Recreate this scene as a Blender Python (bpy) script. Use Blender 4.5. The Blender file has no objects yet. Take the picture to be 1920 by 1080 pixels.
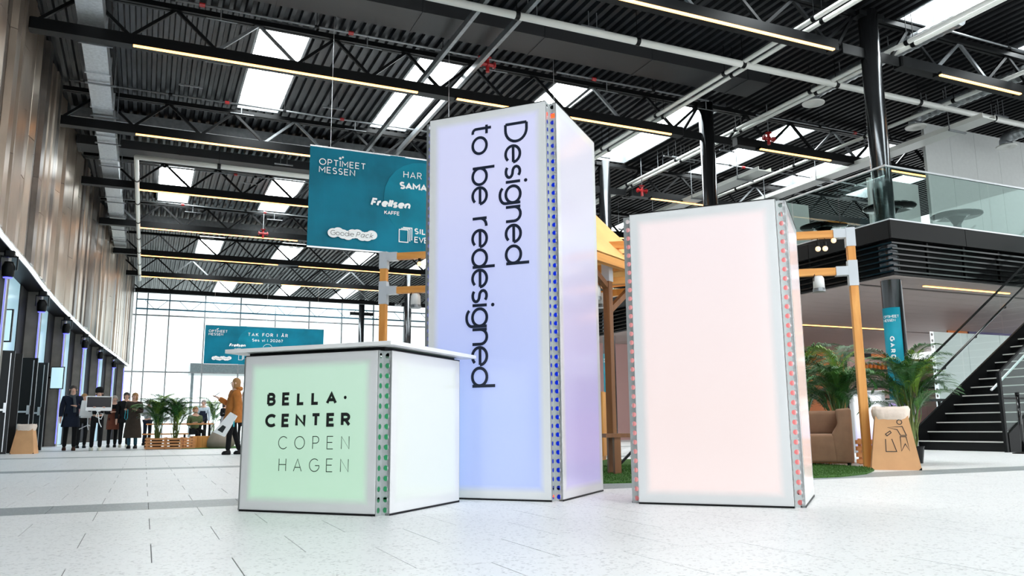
import bpy, bmesh, math, random
from math import sin, cos, pi, radians
from mathutils import Vector, Matrix
random.seed(7)
S = bpy.context.scene
COL = S.collection

# ---------------------------------------------------------------- camera, world, exposure
cam_d = bpy.data.cameras.new('camera'); cam = bpy.data.objects.new('camera', cam_d); COL.objects.link(cam)
_y, _p, _r = 0.4216174757608544, 0.169849892577534, -0.008648343921041288
_f = Vector((sin(_y)*cos(_p), cos(_y)*cos(_p), sin(_p)))
_r0 = Vector((cos(_y), -sin(_y), 0)); _u0 = _r0.cross(_f)
_rr = cos(_r)*_r0 + sin(_r)*_u0; _uu = -sin(_r)*_r0 + cos(_r)*_u0
cam.matrix_world = Matrix(((_rr.x, _uu.x, -_f.x, 0), (_rr.y, _uu.y, -_f.y, 0), (_rr.z, _uu.z, -_f.z, 0.515), (0, 0, 0, 1)))
cam_d.sensor_width = 36; cam_d.lens = 1521.4935*36/1920; cam_d.clip_start = .05; cam_d.clip_end = 400
S.camera = cam
W = bpy.data.worlds.new('world'); S.world = W; W.use_nodes = True
bg = W.node_tree.nodes['Background']; bg.inputs[0].default_value = (.93, .98, 1, 1); bg.inputs[1].default_value = 1.5
S.view_settings.view_transform = 'Standard'; S.view_settings.look = 'None'; S.view_settings.gamma = 1
S.view_settings.use_curve_mapping = False; S.view_settings.exposure = 0.68
SKY_STRENGTH = 11.0      # daylight through the rooflight panes
LAMP_STRENGTH = 3.6     # warm linear lamps

# ---------------------------------------------------------------- materials
M = {}
def mat(name, col=(.8, .8, .8), rough=.5, metal=0, emit=None, es=0, spec=.5, noise=0, nscale=8, stretch=(1, 1, 1), bump=0, alpha=None):
    m = bpy.data.materials.new(name); m.use_nodes = True; nt = m.node_tree; b = nt.nodes['Principled BSDF']
    b.inputs['Base Color'].default_value = (*col, 1); b.inputs['Roughness'].default_value = rough
    b.inputs['Metallic'].default_value = metal; b.inputs['Specular IOR Level'].default_value = spec
    if emit: b.inputs['Emission Color'].default_value = (*emit, 1); b.inputs['Emission Strength'].default_value = es
    if noise or bump:
        tc = nt.nodes.new('ShaderNodeTexCoord'); mp = nt.nodes.new('ShaderNodeMapping'); mp.inputs['Scale'].default_value = stretch
        n = nt.nodes.new('ShaderNodeTexNoise'); n.inputs['Scale'].default_value = nscale; n.inputs['Detail'].default_value = 5
        nt.links.new(tc.outputs['Object'], mp.inputs[0]); nt.links.new(mp.outputs[0], n.inputs[0])
        if noise:
            cr = nt.nodes.new('ShaderNodeValToRGB')
            cr.color_ramp.elements[0].position = .3; cr.color_ramp.elements[1].position = .7
            cr.color_ramp.elements[0].color = (*[max(0, c*(1-noise)) for c in col], 1)
            cr.color_ramp.elements[1].color = (*[min(1, c*(1+noise)) for c in col], 1)
            nt.links.new(n.outputs[0], cr.inputs[0]); nt.links.new(cr.outputs[0], b.inputs['Base Color'])
        if bump:
            bp = nt.nodes.new('ShaderNodeBump'); bp.inputs['Strength'].default_value = bump; bp.inputs['Distance'].default_value = .02
            nt.links.new(n.outputs[0], bp.inputs['Height']); nt.links.new(bp.outputs[0], b.inputs['Normal'])
    M[name] = m; return m
def glass(name, tint, gl=.12, refl=(1, 1, 1)):
    m = bpy.data.materials.new(name); m.use_nodes = True; nt = m.node_tree; nt.nodes.clear()
    o = nt.nodes.new('ShaderNodeOutputMaterial'); t = nt.nodes.new('ShaderNodeBsdfTransparent'); g = nt.nodes.new('ShaderNodeBsdfGlossy')
    t.inputs[0].default_value = (*tint, 1); g.inputs['Roughness'].default_value = .02; g.inputs[0].default_value = (*refl, 1)
    f = nt.nodes.new('ShaderNodeLayerWeight'); f.inputs[0].default_value = .5
    pw = nt.nodes.new('ShaderNodeMath'); pw.operation = 'POWER'; pw.inputs[1].default_value = 4.5; nt.links.new(f.outputs['Facing'], pw.inputs[0])
    mx = nt.nodes.new('ShaderNodeMixShader'); ad = nt.nodes.new('ShaderNodeMath'); ad.operation = 'ADD'; ad.inputs[1].default_value = gl
    nt.links.new(pw.outputs[0], ad.inputs[0]); nt.links.new(ad.outputs[0], mx.inputs[0])
    nt.links.new(t.outputs[0], mx.inputs[1]); nt.links.new(g.outputs[0], mx.inputs[2]); nt.links.new(mx.outputs[0], o.inputs[0])
    M[name] = m; return m
def terrazzo(name, base, dark, light, amt):
    m = mat(name, base, .38); nt = m.node_tree; b = nt.nodes['Principled BSDF']
    tc = nt.nodes.new('ShaderNodeNewGeometry')
    v = nt.nodes.new('ShaderNodeTexVoronoi'); v.inputs['Scale'].default_value = 75
    v2 = nt.nodes.new('ShaderNodeTexVoronoi'); v2.inputs['Scale'].default_value = 120
    for q in (v, v2): nt.links.new(tc.outputs['Position'], q.inputs['Vector'])
    def speck(vn, lo, hi):
        cr = nt.nodes.new('ShaderNodeValToRGB'); cr.color_ramp.interpolation = 'CONSTANT'
        e = cr.color_ramp.elements; e[0].position = 0; e[0].color = (*dark, 1); e[1].position = lo; e[1].color = (*base, 1)
        x = e.new(hi); x.color = (*light, 1)
        sx = nt.nodes.new('ShaderNodeSeparateColor'); nt.links.new(vn.outputs['Color'], sx.inputs[0]); nt.links.new(sx.outputs[0], cr.inputs[0]); return cr
    c1 = speck(v, amt, 1-amt); c2 = speck(v2, amt*.9, .94)
    mx = nt.nodes.new('ShaderNodeMix'); mx.data_type = 'RGBA'; mx.inputs[0].default_value = .5
    nt.links.new(c1.outputs[0], mx.inputs[6]); nt.links.new(c2.outputs[0], mx.inputs[7]); nt.links.new(mx.outputs[2], b.inputs['Base Color'])
    return m
def wood(name, c1, c2, scale=6, stretch=(1, 1, .12)):
    m = mat(name, c1, .55); nt = m.node_tree; b = nt.nodes['Principled BSDF']
    tc = nt.nodes.new('ShaderNodeTexCoord'); mp = nt.nodes.new('ShaderNodeMapping'); mp.inputs['Scale'].default_value = stretch
    n = nt.nodes.new('ShaderNodeTexNoise'); n.inputs['Scale'].default_value = scale; n.inputs['Detail'].default_value = 6; n.inputs['Distortion'].default_value = 1.2
    cr = nt.nodes.new('ShaderNodeValToRGB'); cr.color_ramp.elements[0].position = .35; cr.color_ramp.elements[1].position = .65
    cr.color_ramp.elements[0].color = (*c1, 1); cr.color_ramp.elements[1].color = (*c2, 1)
    nt.links.new(tc.outputs['Object'], mp.inputs[0]); nt.links.new(mp.outputs[0], n.inputs[0]); nt.links.new(n.outputs[0], cr.inputs[0]); nt.links.new(cr.outputs[0], b.inputs['Base Color'])
    return m
def lightbox(name, w, h, hot, cool, border=.045, base=.55, es=.5, gz=(0, 1), soft=.05):
    """backlit acrylic sheet: glossy white skin, LED field behind it that stops at the hidden aluminium frame. Object coords: x across (0..w), z up (0..h)."""
    m = mat(name, (base, base, base), .12, spec=.55); nt = m.node_tree; b = nt.nodes['Principled BSDF']
    tc = nt.nodes.new('ShaderNodeTexCoord'); sp = nt.nodes.new('ShaderNodeSeparateXYZ'); nt.links.new(tc.outputs['Object'], sp.inputs[0])
    def mth(op, a, c, clamp=False):
        n = nt.nodes.new('ShaderNodeMath'); n.operation = op; n.use_clamp = clamp
        for i, q in enumerate((a, c)):
            if isinstance(q, (int, float)): n.inputs[i].default_value = q
            else: nt.links.new(q, n.inputs[i])
        return n.outputs[0]
    dx = mth('MINIMUM', sp.outputs[0], mth('SUBTRACT', w, sp.outputs[0])); dz = mth('MINIMUM', sp.outputs[2], mth('SUBTRACT', h, sp.outputs[2]))
    d = mth('MINIMUM', dx, dz)
    k = mth('DIVIDE', mth('SUBTRACT', d, border), soft, True)
    t = mth('DIVIDE', mth('SUBTRACT', sp.outputs[2], gz[0]*h), (gz[1]-gz[0])*h, True)
    cm = nt.nodes.new('ShaderNodeMix'); cm.data_type = 'RGBA'; cm.inputs[6].default_value = (*hot, 1); cm.inputs[7].default_value = (*cool, 1); nt.links.new(t, cm.inputs[0])
    nt.links.new(cm.outputs[2], b.inputs['Emission Color'])
    nt.links.new(mth('MULTIPLY', k, es), b.inputs['Emission Strength'])
    # base colour is also darkened over the painted glow so its tint shows
    bm_ = nt.nodes.new('ShaderNodeMix'); bm_.data_type = 'RGBA'; bm_.inputs[6].default_value = (base, base*1.01, base*1.02, 1); bm_.inputs[7].default_value = (base*.47, base*.47, base*.47, 1)
    nt.links.new(k, bm_.inputs[0]); nt.links.new(bm_.outputs[2], b.inputs['Base Color'])
    return m

terrazzo('terrazzo', (.84, .845, .84), (.46, .46, .46), (.9, .9, .89), .06)
terrazzo('dark_terrazzo', (.30, .335, .34), (.2, .22, .23), (.46, .5, .5), .15)
mat('grout', (.2, .2, .2), .8)
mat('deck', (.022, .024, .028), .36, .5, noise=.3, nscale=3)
mat('black_steel', (.003, .0035, .004), .45, 0, spec=.2, noise=.2)
mat('gloss_black', (.004, .0045, .005), .13, 0, spec=.55)
mat('column_metal', (.075, .08, .085), .2, .85)
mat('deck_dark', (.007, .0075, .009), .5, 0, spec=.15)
mat('grey_steel', (.24, .255, .265), .35, .6, noise=.15)
mat('galv', (.55, .58, .6), .35, .8, noise=.15, nscale=14)
mat('white_pipe', (.72, .73, .69), .35)
mat('profile_metal', (.50, .53, .53), .38, .6, noise=.05)
mat('aluminium', (.72, .74, .76), .32, .7, noise=.05)
mat('red_paint', (.32, .01, .012), .4)
mat('dark_duct', (.02, .021, .023), .5, noise=.2, nscale=30, stretch=(1, 8, 8))
mat('rooflight', (.9, .95, 1), .4, emit=(.93, .99, 1), es=SKY_STRENGTH)
mat('lamp_warm', (1, .8, .5), .4, emit=(1, .41, .085), es=LAMP_STRENGTH)
mat('lamp_white', (1, 1, 1), .4, emit=(.85, .95, 1), es=1.6)
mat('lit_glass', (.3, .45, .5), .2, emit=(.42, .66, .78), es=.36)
mat('screen_glow', (.3, .4, .45), .2, emit=(.5, .75, .85), es=.6)  # on the first wall screen this emission imitates reflected light
mat('led_blue', (.1, .1, 1), .4, emit=(.10, .10, 1), es=1.6)
mat('bulb', (1, .85, .6), .2, emit=(1, .62, .3), es=.7)
mat('cladding_mid', (.38, .31, .25), .34, .8, noise=.2, nscale=1.3, stretch=(1, 1, .5), bump=.12)
mat('cladding', (.52, .44, .36), .3, .82, noise=.22, nscale=1.3, stretch=(1, 1, .5), bump=.15)
mat('cladding_dark', (.19, .165, .145), .3, .8, noise=.3, nscale=1.3, bump=.15)
mat('concrete', (.20, .19, .175), .7, noise=.18, nscale=3)
mat('dark_wall', (.008, .0085, .009), .6, spec=.2)
mat('door_black', (.012, .014, .016), .45, spec=.3)
mat('teal', (.0, .165, .25), .55, spec=.2, noise=.25, nscale=.9, stretch=(1, 1, 1))
mat('teal_disc', (.0, .20, .29), .55, spec=.2, noise=.25, nscale=1.2)
mat('teal_light', (.005, .26, .35), .5, spec=.2, noise=.2, nscale=1.5)
mat('print_white', (.88, .9, .9), .6)
mat('print_dark', (.006, .012, .03), .5)
mat('print_black', (.01, .012, .012), .5)
mat('white_board', (.82, .82, .82), .35)
mat('white_panel', (.62, .70, .68), .25)
wood('pine', (.64, .25, .045), (.82, .39, .10))
wood('pine_x', (.64, .25, .045), (.82, .39, .10), stretch=(.12, 1, 1))
wood('dark_pine', (.16, .06, .02), (.27, .11, .035))
wood('crate_wood', (.62, .25, .08), (.82, .38, .15), stretch=(.3, 1, 1))
mat('bracket', (.55, .58, .62), .4)
mat('cardboard', (.66, .36, .17), .8, noise=.06, nscale=5)
mat('liner', (.80, .66, .56), .35, noise=.05, bump=.6, nscale=9)
mat('grass', (.06, .16, .025), .95, noise=.5, nscale=90, bump=1)
mat('brown_fabric', (.27, .155, .095), .95, noise=.12, nscale=7)
mat('canvas', (.95, .50, .17), .8, noise=.10, nscale=2, bump=.3)
mat('leaf', (.03, .12, .025), .42, noise=.5, nscale=3)
mat('leaf_mid', (.06, .19, .035), .42, noise=.5, nscale=3)
mat('leaf_light', (.22, .38, .05), .42, noise=.4, nscale=3)
mat('stem', (.12, .16, .04), .7)
mat('mezz_black', (.005, .0045, .0045), .45, spec=.25, noise=.15, nscale=1)
mat('soffit', (.42, .36, .34), .6, noise=.06, nscale=30, stretch=(.2, 6, 1))
mat('mezz_wall', (.60, .62, .61), .6, noise=.03)
mat('orange', (.75, .19, .01), .5, noise=.1, nscale=1)
mat('purple', (.10, .075, .20), .5)
mat('pink_wall', (.72, .45, .42), .6)
mat('stair_black', (.004, .004, .0045), .5, spec=.25)
mat('nosing', (.62, .60, .57), .4)
mat('outside', (.7, .72, .7), .9)
mat('skin', (.66, .38, .28), .5); mat('skin2', (.76, .48, .38), .5)
mat('hair_dark', (.03, .02, .015), .5); mat('hair_blond', (.34, .17, .06), .6); mat('hair_grey', (.30, .26, .23), .5)
for n_, c_ in dict(navy=(.012, .016, .03), black=(.008, .008, .009), brown_coat=(.05, .038, .03), rust=(.42, .15, .035), grey_knit=(.38, .38, .40), jeans=(.03, .09, .13), pink_top=(.75, .35, .36), skirt=(.16, .05, .03), shirt=(.5, .58, .65), green_top=(.10, .13, .06), scarf=(.07, .08, .09), shoe_brown=(.07, .03, .02), shoe_white=(.75, .72, .62), turquoise=(.05, .45, .55)).items():
    mat('cloth_'+n_, c_, .9, spec=.2, noise=.12, nscale=12)
mat('screen_black', (.003, .003, .004), .15)
mat('beanbag', (.30, .25, .20), .9, noise=.1, nscale=4)
glass('glass', (.95, .985, .985), .015)
glass('glass_green', (.84, .92, .90), .018, (.8, .95, .92))
glass('glass_stair', (.86, .94, .92), .012)
glass('glass_door', (.35, .5, .55), .3)

# ---------------------------------------------------------------- mesh helpers
class MB:
    def __init__(s): s.v = []; s.f = []
    def add(s, vs, fs):
        o = len(s.v); s.v += [tuple(p) for p in vs]; s.f += [tuple(i+o for i in q) for q in fs]; return s
    def box(s, x0, x1, y0, y1, z0, z1):
        return s.add([(x0, y0, z0), (x1, y0, z0), (x1, y1, z0), (x0, y1, z0), (x0, y0, z1), (x1, y0, z1), (x1, y1, z1), (x0, y1, z1)],
                     [(0, 3, 2, 1), (4, 5, 6, 7), (0, 1, 5, 4), (1, 2, 6, 5), (2, 3, 7, 6), (3, 0, 4, 7)])
    def bbox(s, x0, x1, y0, y1, z0, z1, b=.01):   # box with chamfered vertical edges
        P = [(x0+b, y0), (x1-b, y0), (x1, y0+b), (x1, y1-b), (x1-b, y1), (x0+b, y1), (x0, y1-b), (x0, y0+b)]
        return s.prism(P, z0, z1)
    def prism(s, P, z0, z1):
        n = len(P); return s.add([(x, y, z0) for x, y in P]+[(x, y, z1) for x, y in P],
                                 [tuple(range(n-1, -1, -1)), tuple(range(n, 2*n))]+[(i, (i+1) % n, n+(i+1) % n, n+i) for i in range(n)])
    def extr(s, P, a, b):      # extrude polygon of 3-vectors P from offset a to offset b
        n = len(P); a = Vector(a); b = Vector(b)
        return s.add([Vector(p)+a for p in P]+[Vector(p)+b for p in P], [tuple(range(n-1, -1, -1)), tuple(range(n, 2*n))]+[(i, (i+1) % n, n+(i+1) % n, n+i) for i in range(n)])
    def bar(s, a, b, w, h=None, up=(0, 0, 1)):
        a = Vector(a); b = Vector(b); d = (b-a).normalized(); u = Vector(up)
        if abs(d.dot(u)) > .98: u = Vector((1, 0, 0))
        x = d.cross(u).normalized(); y = x.cross(d); h = w if h is None else h
        vs = [p+x*i*w/2+y*j*h/2 for p in (a, b) for i, j in ((-1, -1), (1, -1), (1, 1), (-1, 1))]
        return s.add(vs, [(0, 1, 2, 3), (7, 6, 5, 4), (0, 4, 5, 1), (1, 5, 6, 2), (2, 6, 7, 3), (3, 7, 4, 0)])
    def tube(s, pts, r, n=8, cap=True):
        pts = [Vector(p) for p in pts]; R = r if isinstance(r, (list, tuple)) else [r]*len(pts); o = len(s.v); m = len(pts); ref = None
        for i, p in enumerate(pts):
            d = (pts[min(i+1, m-1)]-pts[max(i-1, 0)]).normalized()
            if ref is None: ref = Vector((0, 0, 1)) if abs(d.z) < .9 else Vector((1, 0, 0))
            x = (ref-d*ref.dot(d)).normalized(); ref = x; y = d.cross(x)
            for k in range(n): a = 2*pi*k/n; s.v.append(tuple(p+x*cos(a)*R[i]+y*sin(a)*R[i]))
        for i in range(m-1):
            for k in range(n): a = o+i*n+k; b = o+i*n+(k+1) % n; s.f.append((a, b, b+n, a+n))
        if cap: s.f.append(tuple(o+k for k in range(n-1, -1, -1))); s.f.append(tuple(o+(m-1)*n+k for k in range(n)))
        return s
    def lathe(s, prof, n=20, c=(0, 0, 0)):
        o = len(s.v); m = len(prof)
        for r, z in prof:
            for k in range(n): a = 2*pi*k/n; s.v.append((c[0]+r*cos(a), c[1]+r*sin(a), c[2]+z))
        for i in range(m-1):
            for k in range(n): a = o+i*n+k; b = o+i*n+(k+1) % n; s.f.append((a, b, b+n, a+n))
        s.f.append(tuple(o+k for k in range(n-1, -1, -1))); s.f.append(tuple(o+(m-1)*n+k for k in range(n)))
        return s
    def ball(s, c, r, n=10, sz=1):
        return s.lathe([(max(.001, r*sin(pi*i/6)), -r*sz*cos(pi*i/6)) for i in range(7)], n, c)
    def mesh(s, name, m, smooth=False):
        me = bpy.data.meshes.new(name); me.from_pydata(s.v, [], s.f); me.materials.append(M[m])
        if smooth: me.shade_smooth()
        return me
def link(name, me, parent=None, loc=(0, 0, 0), rot=(0, 0, 0)):
    o = bpy.data.objects.new(name, me); COL.objects.link(o); o.location = loc; o.rotation_euler = rot
    if parent: o.parent = parent
    return o
def part(name, mb, m, parent=None, smooth=False, label=None, loc=(0, 0, 0), rot=(0, 0, 0)):
    o = link(name, mb.mesh(name, m, smooth), parent, loc, rot)
    if label: o['label'] = label
    return o
def thing(name, label, cat, loc=(0, 0, 0), rz=0, group=None):
    o = bpy.data.objects.new(name, None); COL.objects.link(o); o.location = loc; o.rotation_euler = (0, 0, rz); o.empty_display_size = .2
    o['label'] = label; o['category'] = cat
    if group: o['group'] = group
    return o
def tag(o, label, cat, group=None):
    o['label'] = label; o['category'] = cat
    if group: o['group'] = group
    return o
def struct(name, label=None, mb=None, m=None, loc=(0, 0, 0), cat='structure'):
    o = link(name, mb.mesh(name, m) if mb else None, None, loc); o['kind'] = 'structure'
    if label: o['label'] = label
    o['category'] = cat
    return o
def stuff(o): o['kind'] = 'stuff'; return o

# ---------------------------------------------------------------- stroke lettering
def arc(cx, cy, rx, ry, a0, a1, n=14): return [(cx+rx*cos(radians(a0+(a1-a0)*i/n)), cy+ry*sin(radians(a0+(a1-a0)*i/n))) for i in range(n+1)]
def circ(cx, cy, rx, ry): return arc(cx, cy, rx, ry, 0, 360, 26)[:-1]+['c']
G = {}
def g(ch, adv, *st): G[ch] = (adv, st)
g(' ', .33)
g('A', .74, [(0, 0), (.37, 1), (.74, 0)], [(.13, .31), (.61, .31)])
g('Å', .74, [(0, 0), (.37, .95), (.74, 0)], [(.13, .31), (.61, .31)], circ(.37, 1.16, .09, .09))
g('B', .58, [(0, 0), (0, 1)], [(0, 1), (.29, 1)]+arc(.29, .76, .24, .24, 80, -90, 8)+[(0, .52)], [(0, .52), (.28, .52)]+arc(.30, .26, .28, .26, 80, -80, 8)+[(.28, 0), (0, 0)])
g('C', .78, arc(.46, .5, .46, .5, 45, 315, 20))
g('D', .72, [(0, 0), (0, 1)], [(0, 1), (.24, 1)]+arc(.24, .5, .48, .5, 85, -90, 14)+[(0, 0)])
g('E', .54, [(.54, 1), (0, 1), (0, 0), (.54, 0)], [(0, .52), (.48, .52)])
g('F', .52, [(.52, 1), (0, 1), (0, 0)], [(0, .5), (.46, .5)])
g('G', .82, arc(.46, .5, .46, .5, 48, 340, 20)+[(.88, .47), (.52, .47)])
g('H', .66, [(0, 0), (0, 1)], [(.66, 0), (.66, 1)], [(0, .52), (.66, .52)])
g('I', .0, [(0, 0), (0, 1)])
g('K', .6, [(0, 0), (0, 1)], [(.58, 1), (0, .42)], [(.2, .6), (.6, 0)])
g('L', .48, [(0, 1), (0, 0), (.48, 0)])
g('M', .82, [(0, 0), (0, 1), (.41, .35), (.82, 1), (.82, 0)])
g('N', .68, [(0, 0), (0, 1), (.68, 0), (.68, 1)])
g('O', .92, circ(.46, .5, .46, .5))
g('P', .56, [(0, 0), (0, 1), (.30, 1)]+arc(.30, .73, .26, .27, 80, -90, 8)+[(0, .46)])
g('R', .6, [(0, 0), (0, 1), (.30, 1)]+arc(.30, .74, .26, .26, 80, -90, 8)+[(0, .48)], [(.28, .48), (.6, 0)])
g('S', .54, arc(.27, .75, .25, .25, 40, 270, 12)+arc(.27, .25, .27, .25, 90, -140, 12)[1:])
g('T', .62, [(0, 1), (.62, 1)], [(.31, 1), (.31, 0)])
g('U', .64, [(0, 1), (0, .32)]+arc(.32, .32, .32, .32, 180, 360, 10)+[(.64, 1)])
g('V', .7, [(0, 1), (.35, 0), (.7, 1)])
X = .68; Rr = .33
g('a', .6, circ(.31, X/2, .31, X/2), [(.62, X), (.62, 0)])
g('b', .66, [(0, 1.06), (0, 0)], circ(.34, X/2, Rr, X/2))
g('c', .55, arc(.33, X/2, Rr, X/2, 50, 310))
g('d', .66, [(.67, 1.06), (.67, 0)], circ(.33, X/2, Rr, X/2))
g('e', .64, [(.0, .36), (.655, .36)], arc(.33, X/2, Rr, X/2, 2, 318, 22))
g('f', .3, [(.15, 0), (.15, .85)]+arc(.32, .85, .17, .17, 180, 90, 5), [(0, X), (.32, X)])
g('g', .66, circ(.33, X/2, Rr, X/2), [(.67, X), (.67, .02)]+arc(.34, -.02, .33, .26, 0, -150, 12))
g('i', .0, [(0, 0), (0, X)], ['dot', (0, .93)])
g('k', .5, [(0, 0), (0, 1.06)], [(.46, X), (0, .27)], [(.16, .4), (.5, 0)])
g('l', .0, [(0, 0), (0, 1.06)])
g('n', .55, [(0, 0), (0, X)], [(0, .38)]+arc(.28, .38, .28, .3, 170, 0, 10)+[(.56, 0)])
g('o', .66, circ(.33, X/2, Rr, X/2))
g('p', .66, [(0, X), (0, -.3)], circ(.33, X/2, Rr, X/2))
g('r', .34, [(0, 0), (0, X)], [(0, .36)]+arc(.3, .36, .3, .3, 170, 85, 6))
g('s', .46, arc(.23, .5, .2, .17, 35, 270, 10)+arc(.23, .17, .22, .16, 90, -145, 10)[1:])
g('t', .36, [(.13, .9), (.13, .17)]+arc(.28, .17, .15, .17, 180, 290, 6), [(0, X), (.36, X)])
g('u', .55, [(0, X), (0, .28)]+arc(.28, .28, .28, .28, 180, 360, 10)+[(.56, X)], [(.56, .3), (.56, 0)])
g('v', .54, [(0, X), (.27, 0), (.54, X)])
g('0', .66, circ(.33, .5, .33, .5))
g('2', .58, arc(.29, .71, .27, .29, 165, -35, 12)+[(0, 0), (.58, 0)])
g('6', .62, circ(.31, .32, .31, .32), [(.04, .45)]+[(.2, .8), (.38, 1)])
g('?', .46, arc(.22, .75, .22, .25, 170, -60, 10)+[(.23, .42), (.23, .26)], ['dot', (.23, .03)])
g('·', .0, ['dot', (0, .5)])
def ribbon(mb, pts, w, mp, closed=False, clamp=None):
    P = [Vector(p) for p in pts]; P = [p for i, p in enumerate(P) if i == 0 or (p-P[i-1]).length > 1e-5]; n = len(P); L = []
    for i in range(n):
        a = P[(i-1) % n] if (closed or i > 0) else None; b = P[(i+1) % n] if (closed or i < n-1) else None
        d1 = (P[i]-a).normalized() if a is not None else None; d2 = (b-P[i]).normalized() if b is not None else None
        if d1 is None: nn = Vector((-d2.y, d2.x))
        elif d2 is None: nn = Vector((-d1.y, d1.x))
        else:
            n1 = Vector((-d1.y, d1.x)); n2 = Vector((-d2.y, d2.x)); nn = n1+n2
            nn = nn/max(.35, nn.length_squared/2) if nn.length > .3 else n1
        L.append((P[i]+nn*w/2, P[i]-nn*w/2))
    if clamp: L = [tuple(Vector((q.x, min(clamp, max(0, q.y)))) for q in ab) for ab in L]
    o = len(mb.v); mb.k = getattr(mb, 'k', 0)+1
    c0 = Vector(mp(*P[0])); nz = (Vector(mp(P[0].x+.01, P[0].y))-c0).cross(Vector(mp(P[0].x, P[0].y+.01))-c0).normalized()*(.00035*mb.k)
    for a, b in L: mb.v.append(tuple(Vector(mp(*a))+nz)); mb.v.append(tuple(Vector(mp(*b))+nz))
    for i in range(n if closed else n-1): j = (i+1) % n; mb.f.append((o+2*i, o+2*i+1, o+2*j+1, o+2*j))
def text(mb, s, mp, h, w=.12, gap=.22, fit=None, slant=0, sx=1, align='l'):
    """flat stroke lettering: mp maps (u, v) metres to 3D; h cap height; w stroke as a share of h"""
    base = sum(G[c][0]*sx for c in s); nn = len(s)-1
    if fit: gap = (fit/h-w-base)/max(1, nn)
    tot = (base+gap*nn+w)*h; x = w/2
    off = {'l': 0, 'c': -tot/2, 'r': -tot}[align]
    for c in s:
        adv, st = G[c]
        for q in st:
            tr = lambda p: ((x+p[0]*sx+slant*p[1])*h+off, (w/2+p[1]*(1-w))*h)
            if q[0] == 'dot':
                cx, cy = tr(q[1]); k = len(mb.v); r = w*h*.62
                mb.v += [tuple(mp(cx+r*cos(2*pi*i/16), cy+r*sin(2*pi*i/16))) for i in range(16)]; mb.f.append(tuple(range(k, k+16)))
            elif q[-1] == 'c': ribbon(mb, [tr(p) for p in q[:-1]], w*h, mp, True)
            else: ribbon(mb, [tr(p) for p in q], w*h, mp, clamp=h if c.isupper() and c != 'Å' and not slant else None)
        x += adv*sx+gap
    return tot
def plane_map(o, u, v):
    o, u, v = Vector(o), Vector(u), Vector(v)
    return lambda a, b: o+u*a+v*b

# ================================================================= FLOOR
TX, TY, YO = .6, .6, .03
fl = struct('floor', 'pale speckled terrazzo tile floor with dark grey cross bands', MB().box(-6, 34, -4, 62.4, -.12, -.004), 'grout', cat='floor')
def tmesh(m, w=.5955, d=.597):
    return MB().box(.0, w, 0, d, -.02, 0).mesh('tile', m)
tm, tmd = tmesh('terrazzo'), tmesh('dark_terrazzo')
cells = []
for j in range(-7, 104):
    y0 = YO+j*TY; dark = (j % 10 == 0) and j >= 0
    off = .06 if j % 2 == 0 else .36
    for i in range(-10, 57):
        x0 = off+i*TX
        cells.append((x0, y0, dark))
def in_view(c):
    x, y = c[0]+.3, c[1]+.3; d = math.hypot(x, y); a = math.degrees(math.atan2(x, y))
    return y > 0 and -11 < a < 59 and d > 1.9
vis = sorted([c for c in cells if in_view(c)], key=lambda c: (c[0]+.3)**2+(c[1]+.3)**2)[:300]
vset = set((round(c[0], 2), round(c[1], 2)) for c in vis)
for x0, y0, dark in vis:
    link('tile', tmd if dark else tm, fl, (x0+.0022, y0+.0015, random.uniform(-.0006, 0)))
A, B = MB(), MB()
for x0, y0, dark in cells:
    if (round(x0, 2), round(y0, 2)) in vset: continue
    (B if dark else A).box(x0+.0022, x0+.5978, y0+.0015, y0+.5985, -.02, 0)
stuff(part('tile_field', A, 'terrazzo', fl)); stuff(part('dark_tile_field', B, 'dark_terrazzo', fl, label='dark grey terrazzo tiles of the farther cross bands'))
struct('trim_1', 'pale paving outside beyond the glazed end wall', MB().box(-60, 90, 62.8, 200, -.3, -.1), 'outside', cat='ground')

# ================================================================= ROOF
ce = struct('ceiling', 'black corrugated steel roof deck with rectangular rooflights', cat='ceiling')
ROWS = {(-11, -5): [], (-5, 1): [-.2, 3.9, 8.0, 12.1], (1, 7): [], (7, 13): [3.75, 7.9, 12.05, 16.2, 20.4], (13, 19): [], (19, 25): [2.0, 6.12, 10.2, 14.6, 18.7, 22.8, 26.9], (25, 31): [],
        (31, 37): [-.07, 4.05, 8.15, 12.3, 16.5, 20.6], (37, 43): [], (43, 49): [2.0, 6.1, 10.2, 14.4, 18.5], (49, 55): [], (55, 62.4): [3.9, 8.1, 12.2]}
dk = MB(); dk2 = MB(); PT = .25; ZD = 10.25
for (ya, yb), xs in ROWS.items():
    for i in range(-18, 136):
        x = i*PT
        if x < -4 or x > 33: continue
        if any(sx-.18 < x+.02 and x < sx+1.24 for sx in xs): continue
        z1 = ZD+.1
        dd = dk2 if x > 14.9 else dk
        P = [(x, z1), (x+.07, z1), (x+.10, ZD), (x+.20, ZD), (x+.23, z1), (x+PT, z1)]
        o = len(dd.v)
        for px_, pz in P: dd.v += [(px_, ya, pz), (px_, yb, pz)]
        for k in range(5): dd.f.append((o+2*k, o+2*k+1, o+2*k+3, o+2*k+2))
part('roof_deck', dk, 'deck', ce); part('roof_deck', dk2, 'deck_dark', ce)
part('roof_covering', MB().box(-5, 34, -11, 62.5, 10.95, 11.05), 'dark_wall', ce)
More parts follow.
